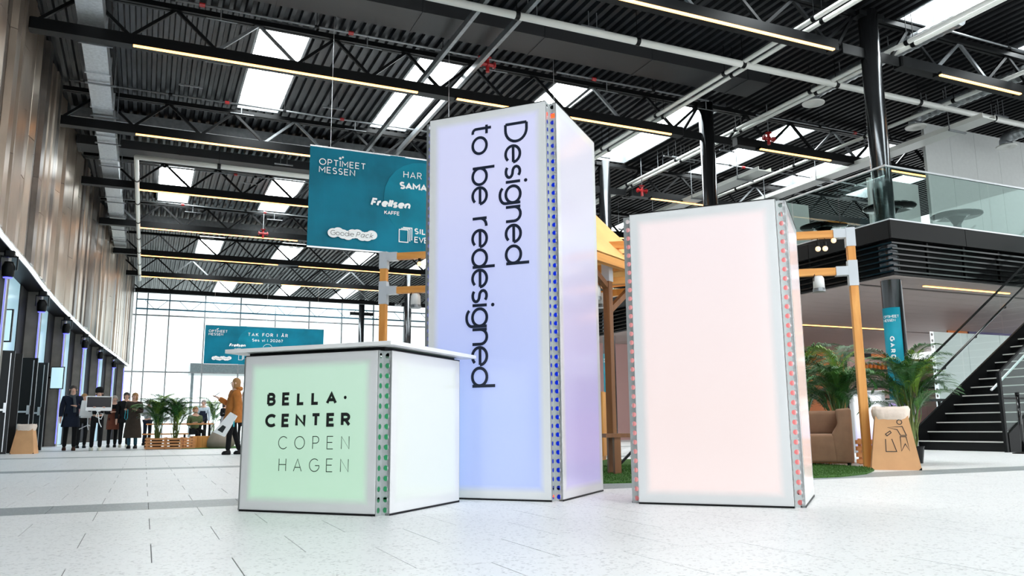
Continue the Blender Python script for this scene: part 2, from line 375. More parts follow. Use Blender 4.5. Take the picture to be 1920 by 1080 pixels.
# the covering is cut where the rooflights are: each rooflight closes its own hole with a lit pane below the covering
nrl = 0
for (ya, yb), xs in ROWS.items():
    for sx in xs:
        nrl += 1
        r = thing('rooflight', 'white rooflight in the black roof, %s from the left in the %s row' % (['first', 'second', 'third', 'fourth', 'fifth', 'sixth', 'seventh'][xs.index(sx)], {-5: 'overhead', 7: 'nearest', 19: 'second', 31: 'third', 43: 'fourth', 55: 'farthest'}[ya]), 'rooflight', (sx, ya, ZD), 0, 'rooflights in the black roof')
        y0, y1 = .12, yb-ya-.12
        fm = MB().box(-.06, 0, y0-.06, y1+.06, -.02, .45).box(1.2, 1.26, y0-.06, y1+.06, -.02, .45).box(0, 1.2, y0-.06, y0, -.02, .45).box(0, 1.2, y1, y1+.06, -.02, .45)
        part('kerb', fm, 'grey_steel', r)
        part('pane', MB().box(0, 1.2, y0, y1, .40, .42), 'rooflight', r)
        for k in (1, 2): part('glazing_bar', MB().box(0, 1.2, y0+(y1-y0)*k/3-.012, y0+(y1-y0)*k/3+.012, .37, .40), 'grey_steel', r)

ordn = ['nearest', 'second', 'third', 'fourth', 'fifth', 'sixth', 'seventh', 'eighth', 'farthest']
WALL = [(-3.0, -2), (-2.95, 10), (-2.93, 19), (-2.84, 22.5), (-2.82, 26.1), (-2.7, 30.4), (-2.49, 35.2), (-2.17, 41.4), (-1.66, 48), (-1.15, 55.6)]
def wx(y):
    for (a, b), (c, d) in zip(WALL, WALL[1:]):
        if b <= y <= d: return a+(c-a)*(y-b)/(d-b)
    return WALL[-1][0]
diag = {}
for k, Y in enumerate([7, 13, 19, 25, 31, 37, 43, 49, 55]):
    x0, x1 = wx(Y)+.15, 29.5
    t = thing('roof_truss', 'black lattice roof truss spanning the hall, %s from the camera' % ordn[k], 'truss', (0, Y, 9), 0, 'black roof trusses')
    part('lower_chord', MB().bbox(x0, 14.1, -.14, .14, 0, .26, .03), 'black_steel', t)
    part('lower_chord', MB().bbox(16.1, x1, -.14, .14, 0, .26, .03), 'black_steel', t)
    up = MB().box(x0, x1, -.10, .10, 1.10, 1.16)
    for a in (-.1, .02): up.box(x0, x1, a, a+.08, 1.04, 1.10)
    part('upper_chord', up, 'black_steel', t)
    lo = -.82-1.83; n = 0
    while lo < x1-1:
        for a, b in ((lo, lo+.9), (lo+1.83, lo+.93)):
            if a < x0 or b > x1: continue
            if 14.3 < a < 15.9: a = 14.2 if b < 15 else 15.9
            mkey = 'grey_steel' if (n*7+k*3) % 5 == 0 else 'black_steel'
            part('diagonal', MB().bar((a, 0, .24), (b, 0, 1.06), .07, .07), mkey, t)
        lo += 1.83; n += 1
# linear warm lamps under the trusses
for k, Y in enumerate([13, 19, 25, 31, 37, 43, 49]):
    segs = [(-.75, 5.85), (6.9, 13.6), (16.9, 19.8), (21.9, 24.6)]
    if Y == 13: segs = [(-.75, 5.4), (6.4, 13.85), (17.3, 20.3)]
    for q, (a, b) in enumerate(segs):
        t = thing('linear_lamp', 'warm glowing linear lamp under the %s truss, %s from the left' % (ordn[k+1], ['first', 'second', 'third', 'fourth'][q]), 'lamp', (a, Y-.2, 8.93), 0, 'warm linear lamps under the trusses')
        part('housing', MB().box(0, b-a, -.05, .05, .03, .10).box(0, .03, .04, .2, .03, .09).box(b-a-.03, b-a, .04, .2, .03, .09), 'black_steel', t)
        part('diffuser', MB().box(.01, b-a-.01, -.035, .035, 0, .03), 'lamp_warm', t)
# columns
for k, (cx_, Y) in enumerate([(15.15, 12.93), (15.05, 19), (15.0, 25), (14.95, 31), (14.85, 37), (14.8, 43), (14.75, 49), (14.7, 55), (14.6, 60.6)]):
    t = thing('column', 'tall round glossy black steel column, %s of the row from the camera' % ordn[k], 'column', (cx_, Y, 0), 0, 'round black columns')
    part('shaft', MB().lathe([(.22, 0), (.22, 10.2)], 28), 'column_metal', t, True)
    part('head_plate', MB().box(-.4, .4, -.14, .14, 10.02, 10.14).box(-.9, -.22, -.02, .02, 9.0, 9.24).box(.22, .9, -.02, .02, 9.0, 9.24), 'black_steel', t)
    part('collar', MB().lathe([(.24, .0), (.24, .04)], 28), 'black_steel', t)
# wide dark duct bands across
for k, (x0, x1, y0, y1, z0, z1, m, lb) in enumerate([(-1, 15.3, 16.45, 17.45, 9.85, 10.15, 'dark_duct', 'wide dark ribbed duct band crossing under the roof before the second row of rooflights'),
        (-2.6, 14.6, 26.5, 27.3, 9.86, 10.16, 'grey_steel', 'grey ribbed duct band crossing behind the second row of rooflights'),
        (-2.6, 14.6, 28.9, 29.8, 9.80, 10.1, 'dark_duct', 'dark duct band just behind the grey ribbed one'),
        (-2.4, 14.6, 39.2, 40.2, 9.8, 10.1, 'grey_steel', 'grey ribbed duct band behind the third row of rooflights')]):
    t = thing('duct_band', lb, 'duct', (x0, y0, z0))
    L = x1-x0; part('duct_box', MB().box(0, L, 0, y1-y0, 0, z1-z0), m, t)
    n = int(L/3.1)
    for i in range(n+1): part('joint_strip', MB().box(i*3.1-.04+.05, i*3.1+.09, -.015, y1-y0+.015, -.015, z1-z0+.01), m, t)
# y beams
for k, (x, lb) in enumerate([(6.12, 'grey steel purlin running along the hall, left of the pair'), (7.12, 'grey steel purlin running along the hall, right of the pair')]):
    tag(part('roof_purlin', MB().bar((x, 7, 9.55), (x, 25.6, 9.55), .09, .16), 'grey_steel'), lb, 'beam', 'grey purlins over the tall box')
# services ---------------------------------------------------------
def pipe(name, pts, r, m, lb, cat='pipe', group=None, clips=True, n=10):
    t = thing(name, lb, cat, pts[0], 0, group)
    o = Vector(pts[0]); part('tube', MB().tube([Vector(p)-o for p in pts], r, n), m, t, True)
    if clips:
        for a, b in zip(pts, pts[1:]):
            a, b = Vector(a)-o, Vector(b)-o; L = (b-a).length; q = 2.5
            while q < L:
                p = a+(b-a)*(q/L); d = (b-a).normalized()*.05
                part('pipe_clip', MB().tube([p-d, p+d], r+.015, n).bar(p, p+Vector((0, 0, ZD-.02-(o.z+p.z))), .012), 'black_steel', t); q += 3.1
    return t
pipe('large_pipe', [(4.4, 15, 9.40), (31, 15, 9.40)], .085, 'white_pipe', 'thick cream pipe crossing the hall above the tall white box', n=16)
pipe('drain_pipe', [(13.5, 27, 8.95), (-.74, 27, 8.95), (-.74, 50, 8.95)], .085, 'white_pipe', 'white drain pipe crossing the hall then turning along the left side', n=12)
for k, (x, y0, y1, lb) in enumerate([(13.1, 7, 26, 'left pipe of the cream pair over the pale pink box'), (13.36, 7, 26, 'right pipe of the cream pair over the pale pink box'),
        (16.0, 7, 29, 'cream pipe just left of the nearest black column, upper of its pair'), (16.22, 7, 29, 'cream pipe just left of the nearest black column, lower of its pair'),
        (20.2, 9, 29, 'long cream pipe right of the nearest black column')]):
    pipe('cream_pipe', [(x, y0, 9.45), (x, y1, 9.45)], .055, 'white_pipe', lb, group='cream pipes along the hall')
for k, (Y, a, b) in enumerate([(17.9, -2.5, 14.3), (23.4, -2.4, 14.3), (30.3, -2.4, 14.2), (35.4, -2.2, 14), (18.2, 16.3, 27), (12.2, 16.6, 28), (22.4, 16.2, 28)]):
    t = pipe('sprinkler_pipe', [(a, Y, 9.75), (b, Y, 9.75)], .028, 'grey_steel', 'thin grey sprinkler pipe with red fittings, %s' % ['in front of the second truss', 'in front of the third truss', 'in front of the fourth truss', 'in front of the fifth truss', 'right of the columns behind the second column', 'right of the nearest column', 'right of the columns near the third truss'][k], 'pipe', 'thin sprinkler pipes', n=6)
    x = 3.1+(k % 3)*.9
    while x < b-a:
        part('red_coupling', MB().tube([(x-.06, 0, 0), (x+.06, 0, 0)], .05, 8), 'red_paint', t); part('drop', MB().tube([(x+.4, 0, 0), (x+.4, 0, -.28)], .015, 6).tube([(x+.1, 0, -.28), (x+.75, 0, -.28)], .014, 6), 'grey_steel', t); x += 3.3
for k, (x, y, z, lb) in enumerate([(5.35, 26.6, 9.3, 'red valve cluster above the near teal banner'), (7.4, 17.9, 9.6, 'red valve cluster in front of the second rooflight'), (16.9, 18.4, 9.15, 'large red valve cluster right of the second column'), (16.1, 24.2, 9.0, 'red valve cluster beside the third column'), (4.3, 36.6, 9.1, 'small red valve cluster left of the near teal banner')]):
    t = thing('valve_cluster', lb, 'valve', (x, y, z))
    v = MB().tube([(-.22, 0, 0), (.22, 0, 0)], .05, 8).tube([(0, 0, -.2), (0, 0, .15)], .05, 8); part('valve_body', v, 'red_paint', t)
    for q in (-.18, 0, .18): part('flange', MB().tube([(q-.015, 0, 0), (q+.015, 0, 0)], .09, 10), 'red_paint', t)
    part('hand_wheel', MB().lathe([(.09, .16), (.11, .175), (.09, .19)], 12), 'red_paint', t)
    part('riser', MB().tube([(0, 0, .15), (0, 0, ZD-z)], .018, 6), 'grey_steel', t)
# conduit hangers scattered
hg = random.Random(3)
for k in range(46):
    Y = hg.choice([15.5, 21.0, 22.6, 23.6, 28.2, 33, 35, 41, 11.2]); x = hg.uniform(0, 24); 
    if 14.2 < x < 15.8: x += 2
    row = [v for (a_, b_), v in ROWS.items() if a_ <= Y < b_][0]
    if any(q-.6 < x < q+1.5 for q in row): x = [q for q in row if q-.6 < x < q+1.5][0]+2.4
    lbh = 'grey hanger rail %s, %s side' % ('between the %s and %s trusses' % (ordn[int((Y-7)//6)], ordn[int((Y-7)//6)+1]), ['left', 'middle', 'right', 'far right'][min(3, int(x//6))])
    t = thing('hanger_rail', lbh, 'hanger', (x, Y+hg.uniform(-.4, .4), ZD), 0, 'small hangers under the roof deck')
    L = hg.uniform(.35, .75); part('rod', MB().tube([(0, 0, 0), (0, 0, -L)], .012, 5).tube([(.22, 0, 0), (.22, 0, -L)], .012, 5), 'grey_steel', t); part('rail', MB().bar((-.2, 0, -L), (.42, 0, -L), .04), 'grey_steel', t)
# left rectangular duct
t = thing('supply_duct', 'long rectangular galvanised duct along the left side of the roof', 'duct', (-1.86, 12, 9.32))
for i in range(13):
    part('duct_section', MB().box(0, .52, i*2.4+.02, i*2.4+2.38, 0, .42), 'galv', t); part('duct_flange', MB().box(-.04, .56, i*2.4-.025, i*2.4+.025, -.035, .46), 'galv', t)
    part('hanger_rod', MB().bar((.62, i*2.4+.6, -.05), (.62, i*2.4+.6, ZD-9.32), .02).bar((-.06, i*2.4+.6, -.05), (.66, i*2.4+.6, -.05), .04), 'grey_steel', t)
# spiral ducts with diffusers
for k, (x, y0, y1, lb) in enumerate([(16.7, 11.7, 16.1, 'spiral duct with round diffuser between the two near columns'), (21.0, 12.1, 16.3, 'spiral duct with round diffuser right of the nearest column'), (25.3, 12.8, 16.4, 'spiral duct with round diffuser at the far right')]):
    t = thing('spiral_duct', lb, 'duct', (x, y1, 9.78), 0, 'spiral ducts')
    sp_ = MB(); pts = []; R = []
    n = 40
    for i in range(n+1): pts.append((0, -(y1-y0)*i/n, 0)); R.append(.20 if i % 2 else .185)
    part('spiral_tube', sp_.tube(pts, R, 14), 'galv', t); part('elbow', MB().tube([(0, -.1, 0), (0, .15, -.03), (0, .22, -.14), (0, .22, -.28)], .2, 14), 'grey_steel', t, True)
    part('diffuser', MB().lathe([(.05, -.30), (.14, -.33), (.30, -.34), (.31, -.31), (.2, -.25)], 20, (0, .22, 0)), 'white_pipe', t)
    for q in (.8, 2.4): part('strap', MB().bar((0, -q, .18), (0, -q, ZD-9.78), .02), 'grey_steel', t)
# cable trays right
for k, (x, y0, y1, lb) in enumerate([(20.9, 14.3, 24.5, 'white cable tray above the upper floor, right one'), (18.3, 20.5, 29, 'white cable tray above the upper floor, left one')]):
    t = thing('cable_tray', lb, 'tray', (x, y0, 8.95), 0, 'white cable trays'); L = y1-y0
    part('tray_base', MB().box(0, .55, 0, L, 0, .03), 'white_pipe', t)
    for q in (0, .52): part('tray_side', MB().box(q, q+.03, 0, L, .03, .14), 'white_pipe', t)
    for i in range(4): part('bracket', MB().bar((-.08, 1+i*2.6, -.03), (.63, 1+i*2.6, -.03), .05).bar((-.06, 1+i*2.6, 0), (-.06, 1+i*2.6, ZD-8.95), .02), 'grey_steel', t)

# ================================================================= LEFT WALL
wl = struct('wall_left', 'curved left wall of folded metal panels over grey piers', cat='wall')
ZC = 4.5
y = 8.0; rnd = random.Random(5); i = 0
pm = {}
while y < 55.4:
    x = wx(y); x2 = wx(y+.46); ang = math.atan2(x2-x, .46)
    joint = rnd.uniform(5.6, 9.0); cm_ = rnd.choice(['cladding', 'cladding', 'cladding_dark', 'cladding_mid']); ca = rnd.uniform(-.16, .2); dpt = rnd.choice([.05, .12, .02])
    for z0, z1 in ((ZC, joint), (joint+.012, 10.2)):
        vs = [(0, 0), (dpt, .06), (dpt+.03, .43), (0.0, .455), (-.03, .455), (-.03, 0)]
        o = part('cladding_panel', MB().prism(vs, z0, z1), cm_, wl, loc=(x, y, 0), rot=(rnd.uniform(-.002, .002), 0, -ang+ca+rnd.uniform(-.015, .015)))
    y += .47; i += 1
bk = MB(); pl = [(wx(a), a) for a in [-2, 4, 10, 16, 19, 22.5, 26, 30, 35, 41, 48, 55.6]]
for (a, b), (c, d) in zip(pl, pl[1:]): bk.add([(a-.06, b, ZC), (c-.06, d, ZC), (c-.06, d, 10.6), (a-.06, b, 10.6), (a-.3, b, ZC), (c-.3, d, ZC), (c-.3, d, 10.6), (a-.3, b, 10.6)], [(0, 3, 2, 1), (4, 5, 6, 7), (0, 1, 5, 4), (3, 7, 6, 2), (1, 2, 6, 5), (0, 4, 7, 3)])
part('wall_backing', bk, 'dark_wall', wl)
sf = MB(); sb = MB()
for (a, b), (c, d) in zip(pl, pl[1:]):
    sf.add([(a, b, ZC-.02), (c, d, ZC-.02), (c-1.6, d, ZC-.02), (a-1.6, b, ZC-.02), (a, b, ZC-.08), (c, d, ZC-.08), (c-1.6, d, ZC-.08), (a-1.6, b, ZC-.08)], [(0, 1, 2, 3), (7, 6, 5, 4), (0, 4, 5, 1), (2, 6, 7, 3)])
    sb.add([(a-1.3, b, 0), (c-1.3, d, 0), (c-1.3, d, ZC), (a-1.3, b, ZC)], [(0, 1, 2, 3)])
part('wall_soffit', sf, 'mezz_black', wl); part('recess_back', sb, 'dark_wall', wl)
# light line at the cladding's foot
t = thing('light_line', 'thin white light line along the foot of the metal cladding', 'lamp', (0, 0, ZC-.06))
lt = MB(); 
for (a, b), (c, d) in zip(pl[3:], pl[4:]): lt.bar((a+.05, b, 0), (c+.05, d, 0), .05, .045)
part('diffuser', lt, 'lamp_white', t)
lt = MB()
for (a, b), (c, d) in zip(pl[3:], pl[4:]): lt.bar((a+.05, b, .05), (c+.05, d, .05), .07, .04)
part('profile', lt, 'aluminium', t)
# piers and recesses
PR = [(y_, y_+.35) for y_ in (9.4, 15.0, 20.6, 26.3, 31.9, 37.4, 42.9, 48.4, 54.2)]
for k, (a, b) in enumerate(PR):
    P = [(wx(a)-.08, a), (wx(b)-.08, b), (wx(b)-1.25, b), (wx(a)-1.25, a)][::-1]
    q = part('pier', MB().prism(P, 0, ZC-.08), 'concrete', wl)
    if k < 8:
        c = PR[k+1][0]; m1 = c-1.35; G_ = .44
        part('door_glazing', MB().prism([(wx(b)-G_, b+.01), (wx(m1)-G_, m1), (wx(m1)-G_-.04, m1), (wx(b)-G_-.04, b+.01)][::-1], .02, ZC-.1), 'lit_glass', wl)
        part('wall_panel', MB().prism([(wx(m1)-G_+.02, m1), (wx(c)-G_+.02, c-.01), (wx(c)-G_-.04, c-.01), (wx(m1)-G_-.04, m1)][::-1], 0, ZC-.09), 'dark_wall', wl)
    t = thing('blue_light_strip', 'vertical blue light strip on a grey pier of the left wall, %s pier' % ordn[k], 'lamp', (wx(a)-.05, a-.055, 0), 0, 'blue light strips on the piers')
    part('strip', MB().box(-.045, -.02, .0, .05, .1, ZC-.3), 'led_blue', t)
    part('strip_channel', MB().box(-.055, -.045, 0, .055, .08, ZC-.28).box(-.02, -.01, 0, .055, .08, ZC-.28), 'aluminium', t)
for k, Y in enumerate([20.6, 26.3, 31.9, 37.4, 42.9, 48.4]):
    t = thing('stage_spotlight', 'black moving-head spotlight under the left wall soffit, %s' % ordn[k], 'spotlight', (wx(Y)-.02, Y-.3, ZC-.1), 0, 'spotlights under the soffit')
    part('base_box', MB().bbox(-.10, .10, -.10, .10, -.12, 0, .03), 'black_steel', t)
    part('yoke', MB().box(-.17, -.145, -.04, .04, -.42, -.12).box(.145, .17, -.04, .04, -.42, -.12).box(-.17, .17, -.04, .04, -.14, -.11), 'black_steel', t)
    h = part('lamp_head', MB().lathe([(.07, -.58), (.12, -.55), (.13, -.35), (.09, -.24)], 14), 'black_steel', t, True)
    part('lens', MB().lathe([(.09, -.595), (.09, -.583)], 14), 'led_blue', h)
# open door leaves
for k, (x, y, w, rz, m, lb) in enumerate([(-3.6, 21.7, .78, 12, 'door_black', 'dark grey open door leaf with panic bar at the left edge'), (-3.25, 22.5, .50, 20, 'stair_black', 'plain black open door leaf behind the first cardboard bin'),
        (-3.2, 23.9, .62, -4, 'stair_black', 'black open door leaf with panic bar, middle of the three'), (-3.0, 25.5, .5, -6, 'door_black', 'dark grey open door leaf nearest the man in the scarf')]):
    t = thing('door_leaf', lb, 'door', (x, y, 0), radians(rz), 'open door leaves on the left')
    part('leaf', MB().bbox(0, w, 0, .06, .01, 2.36, .008), m, t)
    if k != 1:
        p = part('panic_bar', MB().bar((.06, -.07, 1.0), (w-.1, -.07, 1.0), .045).box(w-.14, w-.08, -.1, 0, .94, 1.16), 'aluminium', t)
        part('bolt_rod', MB().bar((w-.08, -.02, 1.16), (w-.08, -.02, 2.3), .018).bar((w-.08, -.02, .06), (w-.08, -.02, .94), .018), 'aluminium', p)
    part('edge_strip', MB().box(w, w+.008, .0, .06, .01, 2.36), 'grey_steel', t)
for k, (x, y, z, lb) in enumerate([(-3.25, 21.3, 2.5, 'tilted wall screen with its pale blue reflection painted as glow above the first door leaf'), (-2.95, 31.2, 1.9, 'small tilted screen glowing white in the recess behind the man')]):
    t = thing('wall_screen', lb, 'screen', (x, y, z), radians(-15)); part('display', MB().box(0, .36, 0, .03, .03, .72), 'screen_glow', t); part('screen_frame', MB().box(-.03, .39, .03, .07, 0, .75), 'screen_black', t); part('wall_arm', MB().bar((.1, .07, .4), (-.3, .5, .4), .05), 'black_steel', t)

# ================================================================= GLAZED END WALL
GY = 62.5
wn = struct('window_1', 'tall glazed end wall of the hall with thin dark mullions', cat='window')
xs = [-1.6, -1.02, -.31, 1.13, 3.53, 6.0, 8.5, 11.0, 13.5, 16.0, 18.5, 21, 23.5, 26, 28.5, 31]
zs = [0, 2.42, 4.56, 8.56, 10.2]
for x in xs: part('mullion', MB().box(x-.045, x+.045, GY-.1, GY+.1, 0, 10.2), 'grey_steel', wn)
for z in zs[1:]: part('transom', MB().box(xs[0], xs[-1], GY-.06, GY+.06, z-.05, z+.05), 'grey_steel', wn)
for a, b in zip(xs, xs[1:]):
    for c, d in zip(zs, zs[1:]): part('pane', MB().box(a+.045, b-.045, GY-.01, GY+.01, c+.05, d-.05), 'glass', wn)
struct('wall_end', 'roof edge and walls beside the glazed end', MB().box(-2.6, 34, GY-.15, GY+.15, 10.2, 11.1).box(-3.2, -1.6, GY-.1, GY+.1, 0, 11), 'white_board', cat='wall')
part('side_glass', MB().box(-1.33, -1.29, 55.8, 62.4, 0, 10.2), 'glass', wn)
t = thing('teal_lattice_girder', 'slim teal lattice girder in front of the glazed end wall', 'truss', (-1, 60.6, 8.7))
part('lower_chord', MB().box(0, 28, -.06, .06, 0, .1), 'cloth_jeans', t); part('upper_chord', MB().box(0, 28, -.05, .05, .65, .73), 'cloth_jeans', t)
x = .5
while x < 27:
    part('diagonal', MB().bar((x, 0, .7), (x+.65, 0, .05), .035), 'cloth_jeans', t); part('diagonal', MB().bar((x+1.5, 0, .7), (x+.8, 0, .05), .035), 'cloth_jeans', t); x += 2.2
o = MB().box(2.9, 7.4, 66, 69, 4.75, 5.5); tag(part('entrance_canopy', o.box(3, 3.2, 66.2, 66.4, -.1, 4.75).box(7.1, 7.3, 66.2, 66.4, -.1, 4.75), 'grey_steel'), 'grey entrance canopy outside, just below the far teal banner', 'canopy')

# ================================================================= RIGHT: UPPER FLOOR
MX, MY, ZT, ZF, ZS = 14.66, 12.4, 4.94, 4.53, 3.69
mz = struct('floor_upper', 'black edged upper floor overhanging the right of the hall', cat='floor')
part('floor_slab', MB().box(MX+.1, 32, MY+.1, 36, ZF, ZT-.02), 'mezz_black', mz)
x = MX
while x < 31: part('fascia_panel', MB().box(x+.005, x+2.39, MY, MY+.05, ZF, ZT), 'mezz_black', mz); x += 2.4
y = MY+.05
while y < 35: part('fascia_panel', MB().box(MX, MX+.05, y+.005, y+2.39, ZF, ZT), 'mezz_black', mz); y += 2.4
for i in range(6):
    z = ZF-.12-i*.125
    part('louvre_slat', MB().box(MX, 31, MY, MY+.09, z, z+.035), 'gloss_black', mz); part('louvre_slat', MB().box(MX, MX+.09, MY+.09, 35.8, z, z+.035), 'gloss_black', mz)
x = MX+1.2
while x < 31: part('louvre_post', MB().box(x, x+.06, MY+.1, MY+.16, ZS, ZF), 'mezz_black', mz); x += 1.2
y = MY+1.3
while y < 35: part('louvre_post', MB().box(MX+.1, MX+.16, y, y+.06, ZS, ZF), 'mezz_black', mz); y += 1.2
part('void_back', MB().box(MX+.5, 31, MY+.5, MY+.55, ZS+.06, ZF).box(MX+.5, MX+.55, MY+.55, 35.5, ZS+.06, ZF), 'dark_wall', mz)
so = struct('ceiling_lower', 'warm grey plank soffit under the upper floor', MB().box(MX+.02, 32, MY+.02, 36, ZS+.02, ZS+.06), 'mezz_black', cat='ceiling')
y = MY+.06
while y < 35.5:
    slot = abs(y-12.88) < .31 or abs(y-19.6) < .31
    part('soffit_plank', MB().box(MX+.06, 31.9, y+.006, y+(.44 if slot else .594), ZS, ZS+.02), 'soffit', so); y += .6
for k, (a, b, Y, lb) in enumerate([(16.43, 19.42, 13.12, 'warm lamp in the soffit slot above the stairs'), (14.9, 18.3, 19.86, 'warm lamp in the soffit, left of the two deeper ones'), (18.9, 22.8, 19.86, 'warm lamp in the soffit behind the teal-wrapped column'), (21, 24, 13.12, 'warm lamp in the soffit far right above the stairs')]):
    t = thing('soffit_lamp', lb, 'lamp', (a, Y, ZS-.02), 0, 'lamps in the soffit slots'); part('diffuser', MB().box(0, b-a, -.03, .03, 0, .02), 'lamp_warm', t); part('housing', MB().box(-.02, b-a+.02, -.045, .045, .02, .06), 'black_steel', t)
# balustrade
bl = thing('glass_balustrade', 'frameless green glass balustrade with a slim rail around the upper floor edge', 'balustrade', (MX, MY, ZT))
gx = [0.02, 1.44, 3.4, 5.35, 7.3, 9.3, 11.3, 13.3]; gy = [0.02, 1.4, 2.9, 4.5, 6.1, 7.7, 9.3, 10.9, 12.5, 14.1]
for a, b in zip(gx, gx[1:]): part('glass_pane', MB().box(a+.012, b-.012, 0.02, .036, -.1, 1.22), 'glass_green', bl)
for a, b in zip(gy, gy[1:]): part('glass_pane', MB().box(0.02, .036, a+.03, b-.012, -.1, 1.22), 'glass_green', bl)
part('top_rail', MB().box(.0, 13.3, .005, .05, 1.22, 1.26), 'aluminium', bl); part('top_rail', MB().box(.0, .05, .05, 14.1, 1.22, 1.26), 'aluminium', bl)
part('base_channel', MB().box(0, 13.3, .0, .06, 0, .03).box(0, .06, .06, 14.1, 0, .03), 'aluminium', bl)
wm = struct('wall_upper', 'pale grey panelled wall at the back of the upper floor', cat='wall')
x = 22.6
while x < 31.5: part('wall_panel', MB().box(x+.004, x+1.196, 17.5, 17.6, ZT-.02, 10.2), 'mezz_wall', wm); x += 1.2
part('wall_panel', MB().box(20.4, 22.59, 17.9, 18, ZT-.02, 8.2), 'mezz_wall', wm); part('wall_panel', MB().box(17.2, 18.9, 19.0, 19.1, ZT-.02, 7.4), 'mezz_wall', wm)
def trumpet(x, y, lb, r=.6):
    t = thing('pedestal_table', lb, 'table', (x, y, ZT-.02), 0, 'trumpet tables on the upper floor')
    part('table_top', MB().lathe([(r-.03, .70), (r, .72), (r, .74), (r-.03, .75)], 40), 'gloss_black', t, True)
    part('pedestal', MB().lathe([(.30, 0), (.27, .03), (.14, .12), (.085, .3), (.10, .5), (.18, .64), (.30, .70)], 28), 'gloss_black', t, True)
trumpet(18.25, 13.45, 'round black trumpet-foot table behind the right glass panes of the upper floor')
trumpet(16.05, 13.55, 'round black trumpet-foot table beside the nearest column on the upper floor')
trumpet(16.0, 15.6, 'round black trumpet-foot table farther back behind the left glass panes')

# ================================================================= UNDER THE UPPER FLOOR
bw = struct('wall_right', 'back wall under the upper floor in orange, black and purple panels', cat='wall')
for a, b, m in ((15, 19.2, 'pink_wall'), (19.2, 22.4, 'white_board'), (22.4, 25.2, 'pink_wall'), (25.2, 28.5, 'orange'), (28.5, 30.2, 'dark_wall'), (30.2, 31.9, 'orange')):
    part('wall_panel', MB().box(a+.01, b-.01, 27.2, 27.3, 0, ZS), m, bw)
for a, b, m in ((19.2, 20.3, 'purple'),): part('wall_panel', MB().box(26.2, 31, 19.3, 19.4, 0, ZS), 'purple', bw)
part('wall_panel', MB().box(25.2, 26.2, 19.35, 19.4, 0, ZS), 'orange', bw)
pw = struct('wall_partition', 'pink partition wall behind the stairs', cat='wall')
for i in range(5): part('wall_panel', MB().box(17.6+i*.95, 18.54+i*.95, 16.6, 16.7, 0, 2.35), 'pink_wall', pw)
for k, z in enumerate((1.5, 1.95)):
    tag(part('display_shelf', MB().box(17.7, 20.6, 16.3, 16.6, z, z+.04), 'mezz_black'), ['lower', 'upper'][k]+' dark display shelf on the pink partition wall', 'shelf', 'display shelves on the pink wall')
    b0 = None
    for i in range(18):
        if b0 is None:
            me = MB().lathe([(.045, 0), (.05, .02), (.05, .12), (.025, .16), (.025, .2), (.03, .21)], 10).mesh('bottle', 'orange' if k else 'white_board', True); b0 = me
        tag(link('small_bottle', me, None, (17.85+i*.155, 16.42, z+.04)), ['small white bottle standing on the lower display shelf', 'small orange bottle standing on the upper display shelf'][k], 'bottle', ['bottles on the lower display shelf', 'bottles on the upper display shelf'][k])

# ---------------------------------------------------------------- perforated profile
def perf(mb, u0, v, width, h, pitch=.0617, r=.0145, th=.003):
    """perforated flange: starts at u0 (vector), runs width along v (unit), height h, thickness th along n"""
    n = max(1, round(h/pitch)); p = h/n; v = Vector(v); nrm = Vector((v.y, -v.x, 0)); u0 = Vector(u0); N = 16
    def P(a, z, k): return u0+v*a+Vector((0, 0, z))+nrm*(th*k)
    for i in range(n):
        cz = (i+.5)*p; cx_ = width/2; sq = []; cc = []
        for q in range(N):
            a = 2*pi*q/N; c_, s_ = cos(a), sin(a); m_ = max(abs(c_), abs(s_))
            sq.append((cx_+c_/m_*width/2, cz+s_/m_*p/2)); cc.append((cx_+r*c_, cz+r*s_))
        for k in (0, 1):
            o = len(mb.v); mb.v += [tuple(P(*a, k)) for a in sq]+[tuple(P(*a, k)) for a in cc]
            for q in range(N): j = (q+1) % N; f = (o+q, o+j, o+N+j, o+N+q); mb.f.append(f if k else f[::-1])
        o = len(mb.v)-2*N*2
        for q in range(N): j = (q+1) % N; mb.f.append((o+N+q, o+N+j, o+3*N+j, o+3*N+q))
def notch(parent, cx_, cy_, sx_, sy_, h, n):
    """concave corner profile: corner of the box at (cx,cy), inside directions sx, sy"""
    a = MB(); ix, iy = cx_+sx_*n, cy_+sy_*n
    perf(a, (ix, cy_, 0), (0, sy_, 0), n, h, r=min(.0165, n*.3)); perf(a, (cx_, iy, 0), (sx_, 0, 0), n, h, r=min(.0165, n*.3))
    return part('corner_profile', a, 'profile_metal', parent)
